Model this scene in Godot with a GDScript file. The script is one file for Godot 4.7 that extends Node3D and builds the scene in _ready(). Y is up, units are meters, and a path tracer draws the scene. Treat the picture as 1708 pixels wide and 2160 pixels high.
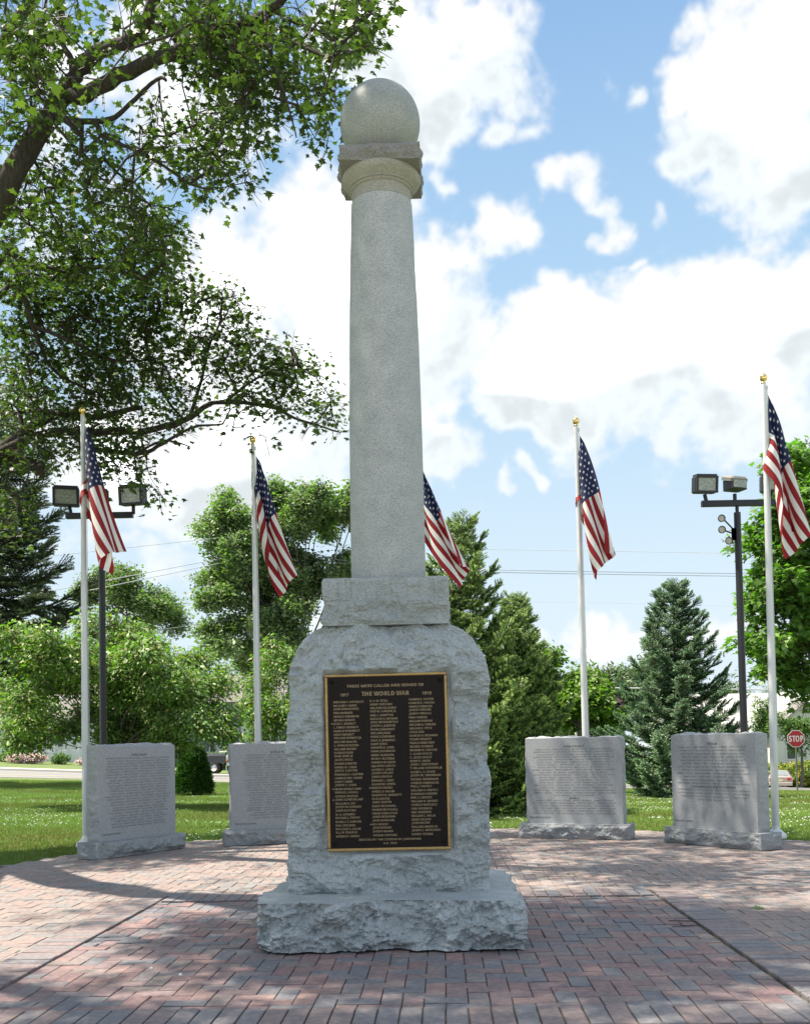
extends Node3D
# War memorial on a brick plaza under a maple. Pixels quoted below are of the photograph shown 1708 wide.

const PX := 809.0 / 1708.0
const EYE := 1.15
var look := Basis()
var rng := RandomNumberGenerator.new()
var taken := {}
var mats := {}
var shapes := {}

# ---------------------------------------------------------------- pixels to places
func ray(px: float, py: float) -> Vector3:
	return look * Vector3((px * PX - 404.5) / 1000.0, -(py * PX - 710.0) / 1000.0, -1.0)

func at(px: float, py: float, ahead: float) -> Vector3:
	var r := ray(px, py)
	return Vector3(0, EYE, 0) + r * (ahead / -r.z)

func on_ground(px: float, py: float, y := 0.0) -> Vector3:
	var r := ray(px, py)
	return Vector3(0, EYE, 0) + r * ((y - EYE) / r.y)

func pixel(p: Vector3) -> Vector2:
	var c := look.inverse() * (p - Vector3(0, EYE, 0))
	if c.z > -0.05:
		return Vector2(-1e5, -1e5)
	return Vector2((404.5 + 1000.0 * c.x / -c.z) / PX, (710.0 - 1000.0 * c.y / -c.z) / PX)

# ---------------------------------------------------------------- the lie of the land
func ground_y(x: float, ahead: float) -> float:
	if ahead < 14.0:
		return 0.0
	var s := (ahead - 14.0) / 32.0
	if ahead > 46.0:
		s = minf(1.0 + (ahead - 46.0) * 0.02, 1.8)
	return -0.033 * (clampf(x, -45.0, 40.0) + 19.0) * s

func on_land(px: float, ahead: float) -> Vector3:
	var p := at(px, 1576.0, ahead)
	return Vector3(p.x, ground_y(p.x, ahead), p.z)

# ---------------------------------------------------------------- nodes
func numbered(called: String) -> String:
	var k: int = taken.get(called, 0)
	taken[called] = k + 1
	return called if k == 0 else "%s_%03d" % [called, k]

func thing(called: String, label: String, category: String, where := Vector3.ZERO, turn := 0.0, group := "") -> Node3D:
	var o := Node3D.new()
	o.name = numbered(called)
	add_child(o)
	o.position = where
	o.rotation.y = turn
	o.set_meta("label", label)
	o.set_meta("category", category)
	if group:
		o.set_meta("group", group)
	return o

func part(parent: Node3D, called: String, mesh: Mesh, mat: Material, xf := Transform3D()) -> MeshInstance3D:
	var o := MeshInstance3D.new()
	o.mesh = mesh
	o.material_override = mat
	o.transform = xf
	if parent == self:
		o.name = numbered(called)
		add_child(o)
	else:
		o.name = called
		parent.add_child(o, true)
	return o

func setting(called: String, mesh: Mesh, mat: Material, label: String, category: String) -> MeshInstance3D:
	var o := part(self, called, mesh, mat)
	o.set_meta("kind", "structure")
	o.set_meta("label", label)
	o.set_meta("category", category)
	return o

func spread(parent: Node3D, called: String, mesh: Mesh, mat: Material, places: Array, tints := []) -> MultiMeshInstance3D:
	var mm := MultiMesh.new()
	mm.transform_format = MultiMesh.TRANSFORM_3D
	mm.use_colors = tints.size() > 0
	mm.mesh = mesh
	mm.instance_count = places.size()
	for k in places.size():
		mm.set_instance_transform(k, places[k])
		if tints.size() > 0:
			mm.set_instance_color(k, tints[k])
	var o := MultiMeshInstance3D.new()
	o.multimesh = mm
	o.material_override = mat
	if parent == self:
		o.name = numbered(called)
		add_child(o)
	else:
		o.name = called
		parent.add_child(o, true)
	return o

# ---------------------------------------------------------------- shapes
class Shape:
	var v := PackedVector3Array()
	var n := PackedVector3Array()
	var t := PackedVector2Array()
	var c := PackedColorArray()
	var i := PackedInt32Array()
	var tint := Color.WHITE
	var tinted := false
	var mapped := false

	func put(p: Vector3, normal: Vector3, uv := Vector2.ZERO) -> int:
		v.append(p)
		n.append(normal)
		if mapped:
			t.append(uv)
		if tinted:
			c.append(tint)
		return v.size() - 1

	func tri(a: Vector3, b: Vector3, d: Vector3) -> void:
		var nn := (b - a).cross(d - a).normalized()
		var k := put(a, nn)
		put(b, nn)
		put(d, nn)
		i.append(k)
		i.append(k + 2)
		i.append(k + 1)

	func quad(a: Vector3, b: Vector3, d: Vector3, e: Vector3) -> void:
		var nn := (d - a).cross(e - b).normalized()
		var k := put(a, nn, Vector2(0, 1))
		put(b, nn, Vector2(1, 1))
		put(d, nn, Vector2(1, 0))
		put(e, nn, Vector2(0, 0))
		for o in [0, 2, 1, 0, 3, 2]:
			i.append(k + o)

	func box(size: Vector3, xf := Transform3D(), bottom := true) -> void:
		var h := size * 0.5
		var p := []
		for k in 8:
			p.append(xf * Vector3(h.x if k & 1 else -h.x, h.y if k & 2 else -h.y, h.z if k & 4 else -h.z))
		quad(p[4], p[5], p[7], p[6])
		quad(p[1], p[0], p[2], p[3])
		quad(p[5], p[1], p[3], p[7])
		quad(p[0], p[4], p[6], p[2])
		quad(p[6], p[7], p[3], p[2])
		if bottom:
			quad(p[0], p[1], p[5], p[4])

	# a box whose upright and upper edges are chamfered
	func chamfered(size: Vector3, b: float, xf := Transform3D()) -> void:
		var h := size * 0.5
		var rings := [[-h.y, 0.0], [h.y - b, 0.0], [h.y, b]]
		var loops := []
		for r in rings:
			var x: float = h.x - r[1]
			var z: float = h.z - r[1]
			var q: float = b * 0.8
			var loop := []
			for w in [[x - q, z], [x, z - q], [x, -z + q], [x - q, -z], [-x + q, -z], [-x, -z + q], [-x, z - q], [-x + q, z]]:
				loop.append(xf * Vector3(w[0], r[0], w[1]))
			loops.append(loop)
		for l in 2:
			for k in 8:
				var m: int = (k + 1) % 8
				quad(loops[l][k], loops[l][m], loops[l + 1][m], loops[l + 1][k])
		var top: Array = loops[2]
		for k in range(1, 7):
			tri(top[0], top[k], top[k + 1])
		var low: Array = loops[0]
		for k in range(1, 7):
			tri(low[0], low[k + 1], low[k])

	func tube(pts: PackedVector3Array, radii: PackedFloat32Array, sides := 8) -> void:
		var first := v.size()
		var side := Vector3.ZERO
		for k in pts.size():
			var along := (pts[mini(k + 1, pts.size() - 1)] - pts[maxi(k - 1, 0)]).normalized()
			if k == 0:
				side = along.cross(Vector3.UP if absf(along.y) < 0.9 else Vector3.RIGHT).normalized()
			side = (side - along * side.dot(along)).normalized()
			var other := along.cross(side)
			for s in sides + 1:
				var w := TAU * s / sides
				var d := side * cos(w) + other * sin(w)
				put(pts[k] + d * radii[k], d, Vector2(float(s) / sides, float(k)))
		for k in pts.size() - 1:
			for s in sides:
				var a := first + k * (sides + 1) + s
				var b := a + sides + 1
				for o in [a, b, a + 1, a + 1, b, b + 1]:
					i.append(o)
		for e in [0, pts.size() - 1]:
			var mid := put(pts[e], (pts[0] - pts[1]).normalized() if e == 0 else (pts[e] - pts[e - 1]).normalized())
			for s in sides:
				var a: int = first + e * (sides + 1) + s
				if e == 0:
					i.append_array(PackedInt32Array([mid, a, a + 1]))
				else:
					i.append_array(PackedInt32Array([mid, a + 1, a]))

	func rod(a: Vector3, b: Vector3, ra: float, rb: float, sides := 10) -> void:
		tube(PackedVector3Array([a, b]), PackedFloat32Array([ra, rb]), sides)

	# profile: (radius, height) pairs from the bottom up
	func lathe(profile: Array, sides := 32, xf := Transform3D(), crease := 0.5) -> void:
		var segs := profile.size() - 1
		var fn := []
		for k in segs:
			var d: Vector2 = profile[k + 1] - profile[k]
			fn.append(Vector2(d.y, -d.x).normalized())
		for k in segs:
			var na: Vector2 = fn[k]
			var nb: Vector2 = fn[k]
			if k > 0 and fn[k - 1].dot(fn[k]) > crease:
				na = (fn[k - 1] + fn[k]).normalized()
			if k < segs - 1 and fn[k + 1].dot(fn[k]) > crease:
				nb = (fn[k + 1] + fn[k]).normalized()
			var first := v.size()
			for s in sides + 1:
				var w := TAU * s / sides
				var cw := cos(w)
				var sw := sin(w)
				put(xf * Vector3(profile[k].x * cw, profile[k].y, profile[k].x * sw), (xf.basis * Vector3(na.x * cw, na.y, na.x * sw)).normalized(), Vector2(float(s) / sides, profile[k].y))
				put(xf * Vector3(profile[k + 1].x * cw, profile[k + 1].y, profile[k + 1].x * sw), (xf.basis * Vector3(nb.x * cw, nb.y, nb.x * sw)).normalized(), Vector2(float(s) / sides, profile[k + 1].y))
			for s in sides:
				var a := first + s * 2
				for o in [a, a + 2, a + 1, a + 1, a + 2, a + 3]:
					i.append(o)

	func blob(centre: Vector3, r: Vector3, sides := 12) -> void:
		var profile := []
		for k in sides / 2 + 1:
			var w := PI * k / (sides / 2) - PI / 2
			profile.append(Vector2(cos(w), sin(w)))
		lathe(profile, sides, Transform3D(Basis.from_scale(r), centre), -1.0)

	# rows of points; smooth
	func sheet(rows: Array, flip := false) -> void:
		var nr := rows.size()
		var nc: int = rows[0].size()
		var first := v.size()
		for r in nr:
			for k in nc:
				var du: Vector3 = rows[r][mini(k + 1, nc - 1)] - rows[r][maxi(k - 1, 0)]
				var dv: Vector3 = rows[mini(r + 1, nr - 1)][k] - rows[maxi(r - 1, 0)][k]
				var nn := du.cross(dv).normalized()
				put(rows[r][k], -nn if flip else nn, Vector2(float(k) / (nc - 1), float(r) / (nr - 1)))
		for r in nr - 1:
			for k in nc - 1:
				var a := first + r * nc + k
				var b := a + nc
				if flip:
					i.append_array(PackedInt32Array([a, a + 1, b, a + 1, b + 1, b]))
				else:
					i.append_array(PackedInt32Array([a, b, a + 1, a + 1, b, b + 1]))

	func add(mesh: Mesh, xf := Transform3D()) -> void:
		for s in mesh.get_surface_count():
			var arr := mesh.surface_get_arrays(s)
			var vs: PackedVector3Array = arr[Mesh.ARRAY_VERTEX]
			var ns: PackedVector3Array = arr[Mesh.ARRAY_NORMAL]
			var first := v.size()
			for k in vs.size():
				put(xf * vs[k], (xf.basis * ns[k]).normalized())
			if arr[Mesh.ARRAY_INDEX] != null:
				for k in arr[Mesh.ARRAY_INDEX]:
					i.append(first + k)
			else:
				for k in vs.size():
					i.append(first + k)

	func mesh() -> ArrayMesh:
		var a := []
		a.resize(Mesh.ARRAY_MAX)
		a[Mesh.ARRAY_VERTEX] = v
		a[Mesh.ARRAY_NORMAL] = n
		a[Mesh.ARRAY_INDEX] = i
		if mapped:
			a[Mesh.ARRAY_TEX_UV] = t
		if tinted:
			a[Mesh.ARRAY_COLOR] = c
		var m := ArrayMesh.new()
		m.add_surface_from_arrays(Mesh.PRIMITIVE_TRIANGLES, a)
		return m

func turned(where: Vector3, turn := 0.0) -> Transform3D:
	return Transform3D(Basis(Vector3.UP, turn), where)

func noise(kind: int, freq: float, octaves: int, noise_seed: int) -> FastNoiseLite:
	var f := FastNoiseLite.new()
	f.noise_type = kind
	f.frequency = freq
	f.seed = noise_seed
	f.fractal_type = FastNoiseLite.FRACTAL_FBM if octaves > 1 else FastNoiseLite.FRACTAL_NONE
	f.fractal_octaves = octaves
	return f

# ---------------------------------------------------------------- materials
func lin(r: float, g: float, b: float) -> Color:
	return Color(r, g, b).linear_to_srgb()

func plain(r: float, g: float, b: float, rough := 0.7, metal := 0.0) -> StandardMaterial3D:
	var m := StandardMaterial3D.new()
	m.albedo_color = lin(r, g, b)
	m.roughness = rough
	m.metallic = metal
	return m

func triplanar(m: StandardMaterial3D, metres: float, world := true) -> void:
	m.uv1_triplanar = true
	m.uv1_world_triplanar = world
	m.uv1_scale = Vector3.ONE / metres
	m.uv1_triplanar_sharpness = 4.0

func picture(size: int, paint: Callable) -> ImageTexture:
	var im := Image.create(size, size, false, Image.FORMAT_RGB8)
	for y in size:
		for x in size:
			im.set_pixel(x, y, paint.call(x, y))
	return ImageTexture.create_from_image(im)

func noise_picture(freq: float, octaves: int, noise_seed: int, low: Color, high: Color, size := 512, kind := FastNoiseLite.TYPE_SIMPLEX_SMOOTH) -> NoiseTexture2D:
	var tx := NoiseTexture2D.new()
	tx.width = size
	tx.height = size
	tx.seamless = true
	tx.noise = noise(kind, freq, octaves, noise_seed)
	var g := Gradient.new()
	g.set_color(0, low)
	g.set_color(1, high)
	tx.color_ramp = g
	return tx

# ---------------------------------------------------------------- camera, sky, sun
func set_view() -> void:
	look = Basis(Vector3.RIGHT, deg_to_rad(2.1)) * Basis(Vector3.BACK, deg_to_rad(-1.1))
	var cam := Camera3D.new()
	cam.name = "camera"
	cam.position = Vector3(0, EYE, 0)
	cam.basis = look
	cam.projection = Camera3D.PROJECTION_FRUSTUM
	cam.near = 0.1
	cam.far = 2000.0
	cam.size = 0.1024
	cam.frustum_offset = Vector2(0, 0.0198)
	cam.current = true
	add_child(cam)

	var sun := DirectionalLight3D.new()
	sun.name = "sun"
	var to_sun := Vector3(-0.45, 0.88, 0.01).normalized()
	sun.basis = Basis.looking_at(-to_sun, Vector3.UP)
	sun.light_color = Color(1.0, 0.955, 0.88)
	sun.light_energy = 1.6
	sun.light_angular_distance = 0.53
	sun.shadow_enabled = true
	add_child(sun)

	var env := Environment.new()
	env.background_mode = Environment.BG_SKY
	env.tonemap_mode = Environment.TONE_MAPPER_LINEAR
	env.tonemap_exposure = 2.3
	env.sdfgi_enabled = true
	env.ssao_enabled = true
	env.ssil_enabled = true
	var sky := Sky.new()
	var pano := PanoramaSkyMaterial.new()
	pano.panorama = sky_picture()
	sky.sky_material = pano
	env.sky = sky
	var we := WorldEnvironment.new()
	we.name = "world"
	we.environment = env
	add_child(we)

# clouds in view: centre, half width, half height (pixels), weight
const CLOUDS := [
	[640, 560, 330, 190, 1.0], [800, 760, 230, 260, 1.0], [560, 800, 300, 260, 1.0], [900, 620, 120, 170, 1.0], [1050, 470, 75, 70, 0.9], [1105, 490, 50, 40, 0.6],
	[960, 150, 170, 140, 1.0], [860, 60, 260, 110, 1.0], [1050, 60, 95, 90, 0.9], [930, 260, 120, 100, 1.0], [1085, 275, 50, 55, 0.8], [940, 390, 34, 26, 0.7],
	[300, 160, 330, 190, 0.55], [120, 420, 260, 150, 0.5], [420, 330, 200, 100, 0.6],
	[1610, 150, 165, 220, 1.0], [1500, 260, 120, 110, 1.0], [1640, 370, 150, 150, 1.0], [1740, 120, 160, 340, 1.0], [1415, 190, 60, 50, 0.8],
	[1210, 375, 55, 42, 0.7], [1250, 415, 42, 24, 0.5], [1300, 192, 36, 26, 0.5], [1290, 458, 36, 24, 0.5], [1372, 442, 30, 28, 0.5], [1345, 526, 30, 14, 0.5], [1240, 488, 26, 18, 0.45],
	[1300, 750, 290, 170, 1.0], [1500, 720, 260, 190, 1.0], [1670, 650, 200, 150, 1.0], [1190, 640, 110, 70, 1.0], [1570, 890, 200, 100, 1.0], [1100, 770, 120, 75, 1.0], [1190, 840, 190, 80, 1.0], [1400, 920, 60, 55, 0.7],
	[955, 950, 80, 48, 0.9], [1145, 980, 36, 20, 0.5], [1055, 1030, 22, 20, 0.4],
	[330, 1000, 260, 130, 1.0], [520, 980, 220, 120, 1.0], [330, 1165, 200, 36, 0.5], [120, 900, 260, 140, 0.7],
	[1250, 1350, 140, 46, 0.9], [1330, 1300, 60, 18, 0.5], [1430, 1340, 120, 60, 0.9], [1560, 1330, 60, 25, 0.6], [700, 1300, 200, 60, 0.4],
]

var cloud_map := PackedFloat32Array()
const CM_X := -700.0
const CM_Y := -700.0
const CM_STEP := 12.0
const CM_W := 260
const CM_H := 200

# how thick the clouds of the list lie at each spot of the sky in view
func map_clouds() -> void:
	cloud_map.resize(CM_W * CM_H)
	cloud_map.fill(-0.62)
	for b in CLOUDS:
		for j in range(maxi(0, int((b[1] - b[3] * 1.65 - CM_Y) / CM_STEP)), mini(CM_H, int((b[1] + b[3] * 1.65 - CM_Y) / CM_STEP) + 1)):
			for k in range(maxi(0, int((b[0] - b[2] * 1.65 - CM_X) / CM_STEP)), mini(CM_W, int((b[0] + b[2] * 1.65 - CM_X) / CM_STEP) + 1)):
				var ex: float = (CM_X + k * CM_STEP - b[0]) / b[2]
				var ey: float = (CM_Y + j * CM_STEP - b[1]) / b[3]
				var q := ex * ex + ey * ey
				if q < 2.6:
					var s: float = (1.0 - q) * 0.75 * b[4]
					if q < 1.0:
						s = (1.0 - q) * b[4] * 0.9
					var here := cloud_map[j * CM_W + k]
					cloud_map[j * CM_W + k] = maxf(here, s - 0.35 * (1.0 - b[4])) + maxf(0.0, minf(here, s)) * 0.4

func clouds_at(px: float, py: float) -> float:
	var x := clampf((px - CM_X) / CM_STEP, 0.0, CM_W - 1.001)
	var y := clampf((py - CM_Y) / CM_STEP, 0.0, CM_H - 1.001)
	var k := int(x)
	var j := int(y)
	var o := j * CM_W + k
	return lerpf(lerpf(cloud_map[o], cloud_map[o + 1], x - k), lerpf(cloud_map[o + CM_W], cloud_map[o + CM_W + 1], x - k), y - j)

func sky_picture() -> ImageTexture:
	var fine := noise(FastNoiseLite.TYPE_SIMPLEX_SMOOTH, 15.0, 6, 11)
	var coarse := noise(FastNoiseLite.TYPE_SIMPLEX_SMOOTH, 1.7, 4, 12)
	fine.fractal_gain = 0.6
	var puff := noise(FastNoiseLite.TYPE_SIMPLEX_SMOOTH, 5.0, 3, 13)
	var inv := look.inverse()
	map_clouds()
	var w := 1024
	var im := Image.create(w, w / 2, false, Image.FORMAT_RGBF)
	for y in w / 2:
		var up := maxf(PI * (0.5 - (y + 0.5) / (w / 2)), 0.0)
		if y > w / 4 + 3:
			break
		for x in w:
			im.set_pixel(x, y, sky_colour(wrapf(TAU * (x + 0.5) / w, -PI, PI), up, fine, coarse, puff, inv))
	im.fill_rect(Rect2i(0, w / 4 + 2, w, w / 4), Color(0.5, 0.55, 0.6))
	im.resize(w * 4, w * 2, Image.INTERPOLATE_BILINEAR)
	w *= 4
	for y in range(int(w * 0.5 * 0.27), int(w * 0.5 * 0.5)):
		var up := PI * (0.5 - (y + 0.5) / (w / 2))
		for x in range(-int(w * 0.072), int(w * 0.072)):
			im.set_pixel(posmod(x, w), y, sky_colour(TAU * (x + 0.5) / w, up, fine, coarse, puff, inv))
	return ImageTexture.create_from_image(im)

func sky_colour(around: float, up: float, fine: FastNoiseLite, coarse: FastNoiseLite, puff: FastNoiseLite, inv: Basis) -> Color:
	var d := Vector3(sin(around) * cos(up), sin(up), -cos(around) * cos(up))
	var high := clampf(up / 0.75, 0.0, 1.0)
	var blue := Color(0.76, 0.89, 0.98).lerp(Color(0.46, 0.69, 0.92), smoothstep(0.05, 0.6, high)).lerp(Color(0.26, 0.46, 0.78), smoothstep(0.45, 1.0, high))
	var n1 := fine.get_noise_3dv(d)
	var n2 := coarse.get_noise_3dv(d)
	# clouds anywhere: a broken field of cumulus
	var dens := n2 * 1.5 + 0.12
	var under := 0.0
	if d.z < -0.35:
		var c := inv * d
		if c.z < -0.3:
			var px := (404.5 - 1000.0 * c.x / c.z) / PX
			var py := (710.0 + 1000.0 * c.y / c.z) / PX
			var out := maxf(maxf(-px - 150.0, px - 1858.0), maxf(-py - 120.0, 0.0))
			if out < 500.0:
				var wx := coarse.get_noise_3d(d.x * 5.0 + 7.0, d.y * 5.0, d.z * 5.0)
				var wy := coarse.get_noise_3d(d.x * 5.0, d.y * 5.0 + 9.0, d.z * 5.0)
				var here := clouds_at(px + wx * 95.0, py + wy * 85.0)
				under = (clouds_at(px - 25.0 + wx * 60.0, py - 95.0) - clouds_at(px + 15.0 + wx * 60.0, py + 75.0)) * (1.0 - smoothstep(0.0, 500.0, out))
				dens = lerpf(here, dens, smoothstep(0.0, 500.0, out))
	dens = minf(dens, 0.8) * 0.9 + n1 * 0.9
	var cover := smoothstep(-0.26, 0.46, dens)
	cover = pow(cover, 1.2)
	var thick := smoothstep(0.38, 0.98, dens)
	var shade := puff.get_noise_3d(d.x, d.y * 1.5, d.z) + 0.35 * n2
	var grey := smoothstep(-0.28, 0.68, under * 0.9 + shade * 0.75 + n1 * 0.25) * smoothstep(0.0, 0.45, dens)
	var bright := exp(lerpf(0.0, lerpf(1.55, -0.2, grey), thick))
	var white := Color(bright * (0.98 - 0.07 * grey), bright * (0.995 - 0.015 * grey), bright * 1.01)
	var col := blue.lerp(white, cover)
	return Color(col.r * SKY, col.g * SKY, col.b * SKY)

const SKY := 0.452

# ---------------------------------------------------------------- ground, roads
func strip(t0: float, t1: float, rows: int, lift0: float, lift1: float, x0 := -75.0, x1 := 75.0, cols := 90) -> ArrayMesh:
	var s := Shape.new()
	var grid := []
	for r in rows + 1:
		var t := lerpf(t0, t1, float(r) / rows)
		var row := PackedVector3Array()
		for k in cols + 1:
			var x := lerpf(x0, x1, float(k) / cols)
			var ahead := 46.5 + t - 0.16 * x
			row.append(Vector3(x, ground_y(x, ahead) + lerpf(lift0, lift1, float(r) / rows), -ahead))
		grid.append(row)
	s.sheet(grid)
	return s.mesh()

func build_land() -> void:
	var soil := StandardMaterial3D.new()
	soil.albedo_texture = noise_picture(0.02, 4, 5, lin(0.07, 0.12, 0.03), lin(0.16, 0.20, 0.06))
	soil.roughness = 0.95
	triplanar(soil, 3.1)
	setting("lawn", strip(-80.0, -0.15, 110, -0.05, -0.04), soil, "green lawn sloping from the brick plaza to the street", "lawn")
	setting("yards", strip(14.0, 190.0, 90, -0.02, -0.02, -160.0, 160.0), soil, "lawns of the house lots across the street", "lawn")
	var asphalt := StandardMaterial3D.new()
	asphalt.albedo_texture = noise_picture(0.05, 4, 6, lin(0.15, 0.15, 0.155), lin(0.24, 0.24, 0.24))
	asphalt.roughness = 0.9
	triplanar(asphalt, 1.7)
	var road := setting("road", strip(0.0, 12.0, 12, -0.12, -0.12), asphalt, "pale grey asphalt street beyond the lawn", "road")
	var paint := plain(0.62, 0.52, 0.2, 0.8)
	var line := strip(5.9, 6.02, 1, -0.113, -0.113)
	part(road, "centre_line", line, paint)
	part(road, "centre_line", strip(6.2, 6.32, 1, -0.113, -0.113), paint)
	part(road, "edge_line", strip(10.6, 10.72, 1, -0.113, -0.113), plain(0.7, 0.68, 0.6, 0.8))
	var concrete := StandardMaterial3D.new()
	concrete.albedo_texture = noise_picture(0.03, 4, 7, lin(0.46, 0.43, 0.38), lin(0.60, 0.57, 0.51))
	concrete.roughness = 0.9
	triplanar(concrete, 1.3)
	mats.concrete = concrete
	for e in [[-0.15, 0.0, "concrete kerb between the lawn and the street"], [12.0, 12.15, "concrete kerb along the far side of the street"]]:
		var k := Shape.new()
		for x in range(-75, 75, 3):
			var c := []
			for q in [[x, e[0]], [x + 3, e[0]], [x + 3, e[1]], [x, e[1]]]:
				var ahead: float = 46.5 + q[1] - 0.16 * q[0]
				c.append(Vector3(q[0], ground_y(q[0], ahead) + 0.012, -ahead))
			var deep := Vector3(0, -0.2, 0)
			k.quad(c[0], c[1], c[2], c[3])
			k.quad(c[0] + deep, c[1] + deep, c[1], c[0])
			k.quad(c[2] + deep, c[3] + deep, c[3], c[2])
		setting("kerb", k.mesh(), concrete, e[2], "kerb")
	setting("pavement", strip(12.15, 14.0, 2, 0.0, 0.0), concrete, "pale concrete pavement in front of the houses", "pavement")
	# pavement and street behind the camera, which the monument faces
	var walk := Shape.new()
	walk.box(Vector3(90.0, 0.1, 3.2), Transform3D(Basis(), Vector3(0, -0.048, 2.4)))
	setting("front_pavement", walk.mesh(), concrete, "concrete pavement that the front of the monument faces", "pavement")
	var front := Shape.new()
	front.box(Vector3(120.0, 0.1, 11.0), Transform3D(Basis(), Vector3(0, -0.09, 9.5)))
	setting("front_street", front.mesh(), concrete, "street that the front of the monument faces", "road")
	# the side street on which the beige car stands
	var s := Shape.new()
	var grid := []
	for r in 31:
		var ahead := 56.0 + r * 2.0
		var row := PackedVector3Array()
		for k in 5:
			var x := 21.0 + (ahead - 56.0) * 0.30 + k * 2.2
			row.append(Vector3(x, ground_y(x, ahead) + 0.02, -ahead))
		grid.append(row)
	s.sheet(grid)
	setting("side_street", s.mesh(), asphalt, "asphalt side street running away from the crossing", "road")

# ---------------------------------------------------------------- brick paving
const PANEL_TURN := -0.036
const PANEL_AT := Vector3(-0.085, 0.0, -6.07)
const PANEL_HALF := Vector2(1.895, 1.585)
const RING_AT := Vector2(0.35, -9.4)
const RING := 4.62

func brick_shape(w: float, d: float) -> ArrayMesh:
	var key := "brick %.3f %.3f" % [w, d]
	if not shapes.has(key):
		var s := Shape.new()
		s.chamfered(Vector3(w, 0.06, d), 0.003)
		shapes[key] = s.mesh()
	return shapes[key]

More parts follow.
